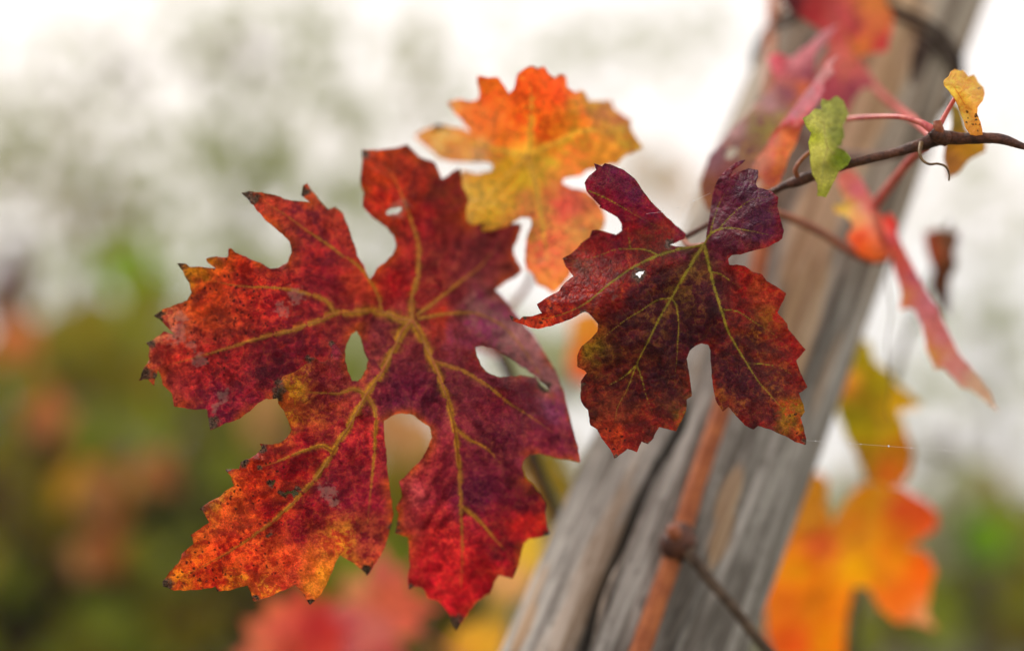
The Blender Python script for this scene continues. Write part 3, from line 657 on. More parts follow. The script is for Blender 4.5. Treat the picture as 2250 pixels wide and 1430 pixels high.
spotA = [(480, 640, 90), (560, 690, 80), (400, 700, 60), (450, 1240, 90), (560, 1200, 80), (520, 1100, 60), (600, 1040, 50), (640, 1250, 40), (470, 780, 70)]
paleA = [(650, 650, 26), (620, 680, 20), (440, 790, 22), (400, 700, 20), (490, 870, 20), (475, 895, 14), (720, 1080, 26), (735, 1105, 16), (866, 462, 26), (390, 735, 30), (420, 760, 16), (700, 1070, 12), (890, 450, 18)]
leaf(vine, [A_main, A_left], depA, pigA, vA, (905, 705), 'largest leaf, crimson with thick ochre veins and five deep ragged lobes', [A_hole, A_h2, A_h3, A_h4], dryA, spotA, paleA,
     vcol=(180, 128, 42), bumps=[(1050, 560, 60, 0.006, 0), (960, 900, 60, -0.005, 0), (1100, 960, 50, -0.005, 0), (640, 1180, 70, -0.005, 0), (760, 1080, 45, -0.004, 0), (600, 650, 60, -0.006, 1), (520, 840, 60, -0.005, 1), (690, 850, 70, 0.011, 1), (615, 850, 26, -0.007, 0), (690, 795, 26, -0.005, 0), (735, 760, 16, -0.004, 0), (805, 1262, 25, 0.004, None)], mg=0.38, bl=1.45, gain=0.98, cont=1.0, rim=(196, 88, 24), halo=0.46, gloss=0.14, wave=0.006, pillow=0.0030, sheet=lambda n: [1] * 15 + [None] * 2 + [0] * (n - 17))

# ---- leaf B : the dark purple-red leaf in focus
B_out = [(1546, 535), (1510, 542), (1486, 541), (1469, 537), (1486, 533), (1503, 524), (1506, 512), (1467, 480), (1438, 451), (1414, 422), (1395, 393), (1370, 373), (1346, 363), (1329, 359), (1322, 366), (1305, 360), (1310, 373), (1293, 388), (1284, 402),
         (1288, 419), (1303, 436), (1320, 453), (1317, 456), (1337, 467), (1356, 477), (1366, 492), (1366, 506), (1354, 516), (1337, 511), (1317, 506), (1301, 506), (1296, 521), (1276, 535), (1268, 546), (1255, 557), (1237, 567), (1243, 583), (1255, 600),
         (1260, 607), (1240, 622), (1228, 639), (1206, 651), (1180, 667), (1185, 677), (1192, 687), (1173, 694), (1151, 695), (1141, 703), (1121, 693), (1127, 704), (1153, 714), (1182, 723), (1216, 714), (1255, 700), (1284, 683), (1291, 686), (1303, 699),
         (1314, 711), (1312, 730), (1298, 745), (1279, 762), (1268, 783), (1269, 805), (1284, 812), (1291, 820), (1279, 837), (1275, 865), (1279, 882), (1291, 899), (1298, 933), (1313, 943), (1322, 962), (1342, 986), (1351, 1005), (1370, 993), (1380, 984),
         (1399, 991), (1409, 969), (1424, 974), (1436, 962), (1448, 938), (1467, 943), (1486, 947), (1498, 923), (1508, 904), (1509, 877), (1520, 870), (1518, 841), (1513, 812), (1509, 788), (1515, 769), (1530, 759), (1542, 754), (1556, 757), (1561, 771),
         (1562, 798), (1564, 827), (1567, 856), (1575, 885), (1588, 903), (1600, 892), (1617, 911), (1636, 933), (1655, 943), (1665, 933), (1694, 943), (1723, 957), (1747, 969), (1771, 975), (1766, 943), (1759, 916), (1769, 904), (1756, 863), (1774, 851),
         (1761, 822), (1749, 791), (1769, 767), (1747, 740), (1732, 723), (1730, 711), (1708, 687), (1720, 663), (1727, 644), (1703, 629), (1684, 619), (1672, 603), (1650, 598), (1636, 586), (1617, 583), (1602, 581), (1600, 569), (1607, 562), (1626, 559),
         (1645, 554), (1665, 549), (1689, 542), (1718, 525), (1722, 508), (1713, 475), (1708, 453), (1711, 434), (1694, 419), (1665, 412), (1660, 405), (1666, 388), (1665, 373), (1645, 370), (1621, 378), (1602, 388), (1612, 373), (1637, 351), (1617, 357),
         (1592, 376), (1573, 402), (1566, 426), (1561, 460), (1556, 494), (1551, 525)]
B_h = [(1395, 606), (1397, 599), (1403, 595), (1409, 598), (1416, 596), (1414, 604), (1409, 606), (1404, 612), (1400, 608)]
depB = [(1546, 535, 0.509), (1475, 654, 0.503), (1424, 750, 0.499), (1350, 1000, 0.502), (1280, 800, 0.506), (1500, 900, 0.506), (1540, 760, 0.508), (1585, 680, 0.503), (1665, 836, 0.500), (1770, 970, 0.497), (1770, 800, 0.506), (1720, 645, 0.508),
        (1448, 562, 0.501), (1342, 619, 0.496), (1284, 672, 0.495), (1125, 697, 0.490), (1240, 600, 0.508), (1300, 540, 0.514), (1400, 530, 0.512), (1480, 538, 0.511), (1366, 500, 0.515), (1290, 400, 0.506), (1340, 420, 0.500), (1400, 410, 0.505), (1440, 455, 0.509),
        (1490, 515, 0.513), (1556, 500, 0.512), (1565, 440, 0.516), (1600, 400, 0.508), (1635, 355, 0.512), (1650, 440, 0.499), (1715, 500, 0.495), (1640, 550, 0.500), (1590, 560, 0.508), (1640, 620, 0.510)]
pigB = [(1330, 390, (120, 26, 46), (92, 22, 48)), (1300, 400, (150, 24, 44), (120, 30, 50)), (1380, 430, (96, 34, 56), (112, 26, 48)), (1440, 480, (98, 40, 58), (112, 26, 46)), (1490, 510, (120, 34, 50), (100, 40, 52)), (1340, 520, (130, 16, 40), (160, 14, 28)), (1420, 510, (146, 8, 26), (164, 20, 24)), (1330, 560, (154, 6, 16), (120, 14, 14)), (1440, 530, (130, 70, 30), (150, 30, 24)), (1260, 575, (130, 70, 26), (150, 30, 20)),
        (1300, 610, (150, 6, 12), (170, 46, 10)), (1200, 680, (156, 26, 14), (210, 104, 20)), (1250, 660, (146, 8, 12), (180, 60, 12)), (1180, 710, (190, 70, 18), (206, 100, 24)), (1400, 580, (130, 24, 18), (180, 100, 26)), (1340, 640, (150, 24, 14), (176, 84, 18)), (1450, 610, (72, 18, 30), (104, 60, 26)), (1520, 580, (92, 60, 30), (120, 96, 36)), (1500, 640, (78, 28, 30), (112, 84, 34)), (1540, 640, (70, 20, 30), (90, 50, 30)),
        (1400, 660, (64, 14, 28), (84, 26, 26)), (1480, 730, (60, 14, 30), (84, 44, 28)), (1440, 700, (74, 30, 30), (110, 84, 32)), (1380, 730, (70, 16, 28), (96, 44, 28)), (1300, 765, (106, 92, 24), (136, 124, 30)), (1340, 800, (76, 16, 26), (100, 40, 24)), (1400, 860, (72, 12, 26), (96, 28, 22)), (1450, 830, (56, 12, 28), (72, 24, 28)), (1300, 870, (90, 34, 22), (120, 50, 22)), (1360, 910, (120, 60, 22), (140, 84, 26)), (1350, 970, (160, 56, 14), (190, 92, 18)), (1400, 950, (124, 26, 18), (150, 44, 18)),
        (1480, 860, (70, 20, 26), (110, 60, 26)), (1490, 925, (160, 134, 26), (170, 104, 22)), (1440, 920, (100, 24, 24), (130, 40, 22)), (1500, 760, (56, 12, 28), (66, 20, 28)), (1560, 700, (60, 14, 28), (80, 30, 28)), (1640, 620, (116, 6, 16), (140, 14, 16)), (1665, 630, (160, 84, 26), (150, 40, 22)), (1700, 650, (150, 40, 22), (176, 90, 26)), (1640, 680, (100, 8, 18), (124, 20, 18)), (1690, 710, (150, 100, 26), (120, 20, 18)), (1610, 760, (68, 14, 26), (104, 40, 26)),
        (1720, 760, (136, 12, 16), (150, 40, 18)), (1670, 750, (90, 20, 22), (140, 88, 28)), (1740, 840, (140, 20, 18), (160, 70, 20)), (1640, 850, (60, 12, 26), (84, 24, 26)), (1600, 830, (62, 14, 26), (90, 34, 26)), (1580, 880, (120, 60, 26), (150, 100, 30)), (1700, 860, (96, 40, 24), (140, 90, 28)), (1690, 910, (80, 16, 24), (120, 40, 22)), (1745, 920, (160, 130, 24), (176, 110, 22)), (1760, 962, (120, 10, 14), (160, 80, 18)), (1630, 910, (100, 24, 22), (120, 40, 22)),
        (1640, 420, (92, 38, 54), (78, 28, 44)), (1600, 380, (120, 60, 66), (96, 40, 52)), (1660, 500, (86, 40, 56), (104, 62, 54)), (1580, 450, (104, 44, 54), (86, 30, 42)), (1700, 470, (92, 34, 52), (80, 26, 42)), (1580, 540, (92, 30, 40), (84, 36, 44)), (1640, 545, (110, 56, 46), (126, 76, 44))]
vB = [([(1546, 537), (1510, 595), (1475, 655), (1448, 701), (1424, 750), (1399, 800), (1380, 851), (1356, 899), (1350, 960)], 6.5),
      ([(1475, 655), (1443, 660), (1409, 682), (1370, 706), (1317, 750), (1290, 780)], 2.2), ([(1475, 655), (1486, 672), (1491, 711), (1489, 754), (1486, 798), (1480, 860)], 2.5),
      ([(1399, 800), (1380, 820), (1350, 840), (1310, 860)], 1.9), ([(1399, 800), (1410, 830), (1420, 870), (1440, 920)], 1.9),
      ([(1548, 540), (1559, 590), (1573, 644), (1585, 680), (1597, 721), (1617, 759), (1641, 798), (1665, 836), (1699, 875), (1742, 923), (1765, 965)], 6.5),
      ([(1585, 680), (1621, 684), (1655, 706), (1694, 730), (1740, 770)], 1.9), ([(1561, 598), (1583, 602), (1607, 619), (1640, 640)], 1.9), ([(1641, 798), (1680, 800), (1720, 810), (1755, 835)], 1.6),
      ([(1546, 537), (1500, 545), (1448, 561), (1399, 583), (1342, 621), (1284, 668), (1220, 695), (1150, 706)], 7),
      ([(1448, 561), (1419, 549), (1385, 547), (1351, 549), (1303, 566), (1250, 575)], 2.5), ([(1385, 547), (1383, 530), (1380, 500), (1400, 478)], 1.6),
      ([(1546, 537), (1556, 520), (1573, 506), (1602, 501), (1641, 506), (1708, 520)], 4.5), ([(1560, 515), (1572, 470), (1590, 430), (1630, 395)], 1.9), ([(1580, 503), (1610, 470), (1650, 440), (1700, 430)], 1.9), ([(1293, 419), (1340, 440), (1409, 480), (1470, 512)], 1.9)]
leaf(vine, [B_out], depB, pigB, vB, (1546, 537), 'sharp dark purple-red leaf with olive patches, one lobe curled up on either side of its stalk', [B_h],
     [(1404, 604, 20), (1352, 1000, 8), (1424, 972, 7), (1770, 970, 8), (1125, 697, 8), (1284, 683, 6), (1470, 540, 12), (1280, 845, 8), (1470, 530, 8), (1238, 568, 5), (1154, 697, 6)],
     [(1200, 680, 40), (1350, 960, 40), (1340, 600, 40), (1750, 930, 30)], [(1465, 535, 8), (1350, 655, 8)], vcol=(150, 138, 40), vmat=M_VEIN_B, pitch=10, step=4, amp=1.3, wave=0.0026, pillow=0.0016, warp=1.2, mg=0.5, bl=1.5, gg=0.80, rim=(156, 16, 16), halo=0.36, gloss=0.26, cont=1.15, edge_dry=0.12, mot=0.42, gain=1.05, tubes=0.18, side=0.30)

# ---- leaf C : orange leaf behind
C_out = [(909, 297), (921, 289), (946, 281), (959, 274), (987, 279), (1008, 283), (1024, 291), (1034, 296), (1029, 283), (1004, 254), (983, 225), (1008, 219), (1029, 223), (1051, 221), (1054, 204), (1049, 184), (1051, 167), (1070, 171), (1095, 173), (1107, 190), (1117, 206), (1128, 198),
         (1132, 180), (1138, 161), (1153, 149), (1169, 144), (1181, 151), (1194, 146), (1204, 161), (1219, 173), (1231, 163), (1243, 167), (1245, 192), (1264, 204), (1276, 198), (1289, 208), (1292, 221), (1309, 221), (1326, 223), (1344, 221), (1351, 241), (1371, 254), (1386, 262), (1388, 283),
         (1396, 299), (1413, 324), (1396, 332), (1375, 340), (1363, 349), (1355, 361), (1320, 368), (1297, 373), (1276, 386), (1239, 394), (1235, 402), (1260, 415), (1289, 419), (1317, 444), (1330, 477), (1330, 493), (1326, 505), (1297, 534), (1256, 567), (1254, 604), (1235, 629), (1214, 646),
         (1198, 633), (1181, 625), (1173, 604), (1157, 592), (1153, 563), (1155, 526), (1168, 493), (1163, 477), (1148, 477), (1111, 500), (1060, 510), (1020, 500), (1000, 460), (1002, 410), (1016, 373), (1037, 382), (1062, 382), (1082, 373), (1082, 361), (1070, 355), (1045, 355), (1021, 355),
         (988, 355), (963, 349), (950, 336), (934, 320), (917, 307)]
depC = [(909, 297, 0.611), (1050, 320, 0.581), (1000, 240, 0.576), (1070, 180, 0.551), (1165, 150, 0.546), (1240, 180, 0.556), (1180, 310, 0.566), (1310, 225, 0.591), (1400, 320, 0.576), (1330, 300, 0.566), (1100, 420, 0.564), (1020, 480, 0.566), (1200, 480, 0.556), (1310, 470, 0.566), (1215, 640, 0.566), (1280, 250, 0.558), (1300, 350, 0.571)]
pigC = [(1160, 200, (218, 78, 26), (196, 44, 22)), (1220, 190, (206, 64, 26)), (1080, 200, (218, 100, 26), (204, 64, 26)), (1050, 250, (236, 112, 60), (226, 96, 44)), (1000, 240, (236, 120, 70)), (1150, 260, (204, 44, 20), (220, 100, 24)), (1200, 290, (208, 64, 20), (204, 116, 26)), (1270, 250, (200, 130, 30), (206, 92, 30)), (1300, 230, (196, 140, 40)),
        (1340, 260, (196, 92, 60), (190, 120, 50)), (1360, 310, (188, 116, 42), (176, 134, 44)), (970, 300, (240, 132, 60), (246, 160, 100)), (1040, 330, (246, 176, 130), (246, 160, 90)), (1090, 310, (226, 100, 30)), (1100, 380, (214, 170, 40), (206, 148, 34)), (1180, 370, (196, 166, 50), (214, 152, 62)), (1150, 400, (206, 164, 44)), (1240, 320, (196, 150, 46), (206, 110, 40)), (1080, 450, (206, 160, 44), (210, 144, 40)), (1050, 420, (210, 160, 40)), (1245, 450, (212, 84, 80), (206, 72, 70)),
        (1180, 450, (210, 140, 76), (200, 92, 72)), (1200, 560, (210, 116, 80), (200, 84, 70)), (1170, 520, (206, 134, 70), (196, 90, 66)), (1290, 490, (212, 146, 84), (204, 112, 70)), (1210, 630, (208, 112, 60)), (1260, 340, (190, 130, 50), (200, 100, 50))]
vC = [([(1160, 345), (1165, 300), (1168, 240), (1165, 170)], 7), ([(1160, 345), (1100, 330), (1040, 315), (940, 300)], 6), ([(1160, 345), (1230, 310), (1300, 285), (1390, 320)], 6), ([(1160, 345), (1180, 420), (1195, 520), (1212, 630)], 7), ([(1160, 345), (1100, 400), (1040, 470)], 6)]
leaf(vine, [C_out], depC, pigC, vC, (1160, 345), 'bright orange and yellow leaf with folded upper lobe, behind the crimson leaf', [], [(960, 280, 12), (1040, 372, 12), (1248, 398, 8), (905, 300, 5)], [(1160, 250, 60), (1200, 500, 60)], [(1278, 505, 10), (1190, 570, 14)],
     vcol=(220, 180, 64), gg=1.12, gain=1.36, cont=0.8, vw=1.4, halo=0.6, side=0.5, pitch=14, step=7, sub=1, amp=3, wave=0.004, vmat=M_VEIN_P, tubes=0.22)

def small(v, out, dep, pig, veins, j, label, **kw):
    a = dict(pitch=13, step=6, sub=1, amp=2.0, wave=0.002, pillow=0.0006, auto=False, tubes=0.2, vmat=M_VEIN_R, edge_dry=0.15, warp=0.35, vw=0.6, cont=0.3); a.update(kw)
    return leaf(v, [out], dep, pig, veins, j, label, **a)

# ---- D, E, F : folded leaves in front of the upper post
small(vine, [(1842, 120), (1827, 146), (1833, 160), (1820, 172), (1809, 182), (1811, 200), (1795, 226), (1780, 247), (1764, 267), (1758, 291), (1747, 316), (1733, 349), (1718, 386), (1707, 415), (1689, 411), (1667, 393), (1653, 367), (1660, 352), (1682, 322), (1700, 289), (1715, 272), (1733, 251), (1755, 222), (1780, 189), (1798, 164), (1820, 134)],
      [(1842, 120, 0.574), (1800, 190, 0.563), (1755, 222, 0.572), (1762, 268, 0.548), (1715, 276, 0.553), (1690, 330, 0.553), (1740, 310, 0.557), (1707, 415, 0.552), (1655, 367, 0.560)],
      [(1820, 150, (182, 122, 122)), (1780, 210, (168, 112, 122), (176, 96, 110)), (1735, 255, (162, 92, 112)), (1690, 310, (190, 124, 116)), (1668, 360, (196, 140, 124)), (1735, 290, (208, 116, 66), (196, 70, 60)), (1715, 330, (206, 124, 60), (180, 64, 50)), (1700, 380, (188, 104, 50), (150, 52, 42)), (1740, 330, (206, 130, 80))],
      [([(1762, 268), (1735, 272), (1712, 280), (1696, 310), (1670, 355)], 6), ([(1762, 268), (1785, 225), (1825, 150)], 4)], (1762, 268), 'narrow folded pink and orange leaf seen edge-on', gain=1.4, vcol=(196, 56, 56), vmat=M_PET)
small(vine, [(1842, 53), (1822, 82), (1791, 122), (1788, 160), (1780, 200), (1760, 240), (1725, 290), (1700, 340), (1670, 390), (1630, 430), (1580, 465), (1552, 462), (1541, 430), (1538, 398), (1556, 349), (1582, 313), (1618, 273), (1662, 228), (1688, 206), (1704, 180), (1692, 150), (1686, 125), (1710, 116), (1736, 128), (1769, 105), (1802, 74)],
      [(1842, 53, 0.615), (1760, 130, 0.606), (1700, 200, 0.604), (1620, 273, 0.592), (1545, 400, 0.585), (1580, 460, 0.575), (1700, 300, 0.585), (1760, 230, 0.592), (1640, 360, 0.575), (1690, 130, 0.618)],
      [(1810, 80, (176, 116, 124)), (1750, 130, (176, 110, 120)), (1690, 130, (204, 90, 110)), (1720, 125, (170, 40, 58)), (1770, 160, (132, 56, 76)), (1740, 210, (116, 52, 84), (150, 90, 60)), (1760, 200, (190, 90, 40)), (1690, 230, (162, 122, 128)), (1620, 285, (160, 122, 126)), (1565, 350, (116, 76, 90)), (1640, 320, (106, 56, 66), (140, 110, 56)), (1690, 265, (150, 140, 60), (126, 90, 70)), (1660, 290, (140, 130, 60), (100, 56, 60)), (1560, 430, (120, 66, 50), (150, 96, 40)), (1600, 400, (112, 50, 56))],
      [([(1760, 220), (1700, 290), (1640, 360), (1560, 440)], 6)], (1760, 220), 'blurred mauve leaf with olive streak hanging behind the folded pink one', holes=[[(1590, 345), (1600, 325), (1618, 320), (1622, 335), (1605, 350)]], amp=3, gain=1.4)
small(vine, [(1690, -70), (1712, -10), (1730, 16), (1762, 40), (1791, 56), (1812, 75), (1822, 110), (1802, 146), (1788, 175), (1784, 200), (1802, 222), (1827, 236), (1864, 244), (1874, 218), (1893, 196), (1922, 190), (1902, 160), (1880, 138), (1893, 122), (1918, 116), (1949, 112), (1960, 73), (1964, 36), (1948, 5), (1940, -30), (1900, -70), (1840, -95), (1760, -90)],
      [(1700, -50, 0.655), (1780, 20, 0.645), (1850, 60, 0.642), (1950, 60, 0.652), (1920, -20, 0.655), (1840, 150, 0.632), (1860, 240, 0.622), (1915, 190, 0.640)],
      [(1730, 8, (74, 12, 32)), (1700, -40, (90, 16, 34)), (1785, 30, (170, 34, 50)), (1850, 40, (196, 66, 86)), (1870, 70, (180, 46, 76)), (1925, 10, (226, 112, 70)), (1930, 50, (222, 100, 74)), (1895, 100, (228, 104, 62)), (1945, 100, (196, 44, 66)), (1840, 130, (214, 92, 106)), (1870, 150, (206, 84, 100)), (1820, 190, (180, 60, 92)), (1870, 210, (146, 46, 82)), (1900, 190, (180, 70, 100))],
      [([(1880, 120), (1850, 60), (1780, 0)], 6), ([(1880, 120), (1920, 70), (1940, 20)], 5), ([(1880, 120), (1850, 170), (1860, 230)], 5)], (1880, 120), 'blurred coral red leaf hanging over the upper end of the post', amp=4, gain=0.95, gg=1.5)
# ---- G green, H yellow, I olive
small(vine, [(1807, 217), (1824, 222), (1838, 210), (1853, 221), (1859, 236), (1865, 251), (1853, 276), (1855, 302), (1849, 316), (1838, 321), (1856, 331), (1868, 346), (1860, 364), (1842, 375), (1835, 392), (1827, 406), (1814, 433), (1796, 431), (1796, 404), (1784, 375), (1782, 342), (1778, 313), (1784, 291), (1775, 280), (1765, 259), (1780, 251), (1791, 240), (1807, 240), (1804, 226)],
      [(1807, 218, 0.527), (1850, 225, 0.534), (1812, 300, 0.517), (1768, 260, 0.512), (1860, 260, 0.536), (1800, 400, 0.516), (1808, 430, 0.516), (1866, 346, 0.512), (1820, 350, 0.526), (1780, 340, 0.514), (1845, 316, 0.535)],
      [(1835, 250, (112, 124, 62), (128, 138, 70)), (1840, 290, (98, 112, 56)), (1812, 235, (160, 172, 84)), (1795, 270, (186, 190, 96)), (1800, 330, (190, 192, 100)), (1855, 235, (150, 160, 84)), (1810, 390, (186, 184, 90)), (1845, 345, (120, 144, 40)), (1805, 425, (160, 168, 60)), (1784, 300, (150, 164, 40))],
      [([(1818, 325), (1812, 290), (1806, 240)], 4), ([(1818, 325), (1808, 370), (1804, 425)], 4), ([(1818, 325), (1845, 345)], 3.4)], (1818, 325), 'small folded yellow-green leaf hanging on the dark shoot', vcol=(170, 176, 96), vmat=M_VEIN_P, auto=True, vw=1.05, side=0.4, pitch=8, step=4, sub=2, amp=1.6)
small(vine, [(2086, 166), (2089, 157), (2098, 152), (2108, 156), (2116, 155), (2124, 162), (2128, 168), (2140, 163), (2146, 172), (2150, 182), (2161, 192), (2164, 206), (2160, 220), (2148, 236), (2147, 251), (2155, 269), (2160, 295), (2146, 297), (2133, 295), (2124, 284), (2111, 251), (2100, 222), (2086, 202), (2075, 188), (2075, 176)],
      [(2076, 182, 0.498), (2100, 156, 0.516), (2160, 200, 0.520), (2100, 185, 0.500), (2122, 205, 0.501), (2140, 235, 0.502), (2140, 190, 0.516), (2100, 220, 0.506), (2146, 290, 0.500), (2112, 250, 0.507)],
      [(2110, 165, (232, 160, 62)), (2145, 195, (236, 166, 70)), (2090, 185, (246, 186, 86)), (2110, 205, (246, 180, 84)), (2130, 240, (240, 166, 74)), (2140, 280, (228, 146, 54)), (2128, 180, (226, 146, 44))],
      [([(2106, 206), (2095, 190), (2082, 176)], 3), ([(2106, 206), (2125, 240), (2145, 288)], 3), ([(2106, 206), (2130, 190), (2150, 190)], 3)], (2106, 206), 'small curled golden yellow leaf standing on the tip of the dark shoot', vcol=(226, 160, 70), vmat=M_VEIN_P, pitch=7, step=3.5, sub=2, amp=1.2, wave=0.001,
      dry=[(2146, 264, 5), (2143, 254, 4), (2152, 192, 3)], spot=[(2140, 255, 40)], gain=1.3)
small(vine, [(2090, 222), (2112, 240), (2122, 285), (2150, 302), (2168, 316), (2166, 334), (2130, 350), (2104, 382), (2082, 392), (2074, 352), (2078, 320), (2092, 278)],
      [(2090, 222, 0.575), (2160, 320, 0.57), (2082, 390, 0.57), (2100, 320, 0.56)], [(2105, 260, (130, 110, 30)), (2120, 320, (156, 112, 24)), (2088, 365, (164, 112, 60)), (2150, 320, (160, 120, 30))],
      [([(2100, 312), (2120, 325), (2155, 324)], 4), ([(2100, 312), (2088, 380)], 4)], (2100, 312), 'blurred olive leaf hanging behind the small golden one')
tube('petiole', [(2085, 304, 0.512, 0.8), (2092, 310, 0.54, 0.7), (2100, 312, 0.562, 0.6)], M_PETB, vine, 7, 4)
# ---- J pink drooping leaf
small(vine, [(1838, 388), (1852, 372), (1872, 372), (1888, 386), (1912, 428), (1933, 466), (1944, 480), (1955, 466), (1972, 493), (1970, 514), (1981, 540), (2007, 588), (2033, 636), (2059, 679), (2081, 727), (2107, 779), (2142, 818), (2172, 857), (2194, 906), (2168, 884), (2150, 870), (2130, 856), (2111, 851), (2096, 832), (2085, 820), (2072, 807), (2054, 812), (2050, 796), (2034, 770), (2033, 748), (2024, 714), (2011, 681), (1994, 676), (1977, 681), (1981, 640), (1964, 592), (1957, 566), (1925, 574), (1890, 562), (1860, 523), (1877, 497), (1860, 475), (1834, 465), (1832, 452), (1858, 448), (1847, 415)],
      [(1860, 380, 0.612), (1910, 440, 0.602), (1835, 458, 0.598), (1870, 530, 0.605), (1958, 555, 0.620), (1960, 475, 0.602), (2000, 600, 0.605), (2060, 690, 0.592), (1980, 675, 0.607), (2050, 790, 0.590), (2120, 800, 0.582), (2192, 900, 0.57)],
      [(1860, 385, (220, 112, 100)), (1880, 420, (206, 104, 122)), (1910, 460, (216, 120, 122)), (1850, 458, (238, 178, 80)), (1890, 480, (238, 156, 104)), (1930, 500, (232, 140, 120)), (1890, 520, (196, 52, 24)), (1900, 545, (206, 88, 26)), (1935, 555, (206, 104, 44)), (1958, 490, (176, 14, 18)), (1965, 520, (150, 60, 80)), (1985, 590, (206, 92, 88)), (1985, 655, (228, 124, 76)), (2030, 660, (190, 112, 130)), (2010, 610, (186, 96, 116)), (2045, 770, (220, 134, 60)), (2070, 740, (196, 110, 120)), (2100, 800, (208, 130, 126)), (2150, 850, (236, 166, 140))],
      [([(1957, 562), (1990, 610), (2050, 700), (2110, 800), (2185, 895)], 5), ([(1957, 562), (1930, 490), (1870, 395)], 5), ([(1957, 562), (1900, 520), (1845, 458)], 4)], (1957, 562), 'pink and orange leaf folded into a long drooping strip beside the post', vcol=(206, 110, 100), vmat=M_PET, gain=1.55)

# ================================================================== SECOND VINE (behind the post)
vine2 = empty('grape_vine', P(1880, 1100, 0.86) * 1.0, 'blurred grape vine with orange and olive leaves just behind the leaning post', 'vine')
vine2.location = (0.36, 0.95, 0.0)
tube('cane', [(1830, 1900, 0.93, 5.0), (1850, 1600, 0.90, 4.0), (1880, 1300, 0.85, 2.6), (1905, 1100, 0.83, 2.3), (1930, 950, 0.82, 2.2), (1985, 760, 0.80, 1.4), (2050, 600, 0.76, 1.0), (2088, 490, 0.72, 0.8)], M_OLD, vine2, 8, 10)
p0 = P(1830, 1900, 0.93); tp = [p0 + (Vector((0.36, 0.95, -0.08)) - p0) * t for t in np.linspace(0, 1, 16)]
Vt, Ft = tube_geo([np.array(q) for q in tp], np.linspace(0.005, 0.02, 16), 12, 0.25, 3); mesh_obj('trunk', Vt, Ft, M_OLD, vine2)
small(vine2, [(2029, 510), (2055, 504), (2089, 504), (2112, 514), (2098, 553), (2104, 579), (2086, 614), (2086, 657), (2086, 696), (2068, 681), (2050, 640), (2054, 597), (2037, 553)], [(2030, 510, 0.70), (2110, 515, 0.71), (2070, 560, 0.69), (2080, 690, 0.695)],
      [(2042, 530, (166, 76, 40)), (2048, 560, (150, 66, 36)), (2085, 530, (58, 34, 28)), (2075, 590, (50, 28, 24)), (2070, 660, (56, 26, 20))], [([(2080, 505), (2075, 590), (2080, 690)], 5)], (2080, 505), 'shrivelled dark brown dead leaf hanging beyond the pink strip', amp=4, gain=1.4)
small(vine2, [(1881, 752), (1907, 746), (1925, 794), (1955, 818), (1977, 848), (2026, 888), (2007, 902), (1977, 900), (1990, 943), (2006, 1000), (2002, 1035), (1985, 1060), (1940, 1064), (1900, 1042), (1880, 1002), (1855, 950), (1836, 900), (1836, 850), (1850, 800), (1872, 790)], [(1890, 750, 0.725), (2020, 890, 0.725), (1940, 930, 0.715), (1850, 870, 0.725), (1960, 1060, 0.72)],
      [(1895, 790, (144, 132, 16)), (1858, 840, (206, 130, 50)), (1920, 850, (156, 144, 16)), (1985, 880, (186, 144, 16)), (1870, 920, (150, 142, 18)), (1930, 940, (146, 132, 16)), (1980, 980, (150, 92, 16)), (1950, 1040, (160, 80, 20)), (1900, 1020, (130, 100, 20))],
      [([(1935, 930), (1910, 840), (1893, 760)], 5), ([(1935, 930), (2010, 892)], 5), ([(1935, 930), (1950, 1050)], 5)], (1935, 930), 'blurred olive yellow leaf above the orange one behind the post', gain=1.35, amp=5, wave=0.005)
small(vine2, [(1794, 1030), (1822, 1054), (1816, 1110), (1830, 1148), (1858, 1103), (1886, 1068), (1927, 1056), (1978, 1068), (2024, 1093), (2062, 1124), (2054, 1162), (2019, 1187), (1990, 1202), (2034, 1211), (2056, 1252), (2044, 1297), (2034, 1338), (2058, 1382), (2009, 1369), (1968, 1364), (1932, 1338), (1906, 1289), (1876, 1289), (1862, 1354), (1856, 1425), (1850, 1480), (1720, 1490), (1684, 1390), (1680, 1313), (1702, 1252), (1728, 1190), (1750, 1109), (1772, 1045)],
      [(1795, 1035, 0.74), (1930, 1060, 0.745), (2055, 1130, 0.73), (1890, 1190, 0.72), (2045, 1340, 0.735), (1780, 1460, 0.725), (1690, 1330, 0.725)],
      [(1795, 1070, (214, 140, 30)), (1780, 1140, (206, 136, 20)), (1920, 1090, (236, 140, 14)), (1990, 1120, (222, 80, 26)), (2030, 1130, (220, 78, 30)), (1900, 1180, (240, 134, 14)), (1800, 1190, (222, 92, 46)), (1760, 1250, (236, 130, 16)), (1880, 1240, (240, 146, 10)), (1960, 1220, (236, 124, 16)), (2030, 1250, (222, 86, 14)), (1980, 1310, (226, 100, 22)), (1720, 1320, (226, 110, 26)), (1800, 1310, (206, 110, 14)), (1820, 1400, (234, 122, 10)), (2040, 1365, (190, 130, 90)), (1750, 1420, (220, 80, 24))],
      [([(1880, 1195), (1930, 1120), (1950, 1070)], 7), ([(1880, 1195), (1980, 1150), (2045, 1135)], 6), ([(1880, 1195), (1960, 1270), (2030, 1340)], 7), ([(1880, 1195), (1800, 1300), (1760, 1440)], 7), ([(1880, 1195), (1810, 1130), (1795, 1050)], 6)], (1880, 1195), 'large blurred bright orange leaf beside the lower post', amp=6, wave=0.006, vcol=(240, 150, 30), gain=1.3)
tube('petiole', [(1905, 1100, 0.83, 1.2), (1895, 1150, 0.81, 1.1), (1880, 1195, 0.724, 0.9)], M_PET, vine2, 7, 6)
tube('petiole', [(1930, 950, 0.82, 1.2), (1935, 930, 0.72, 0.9)], M_PET, vine2, 7, 6)
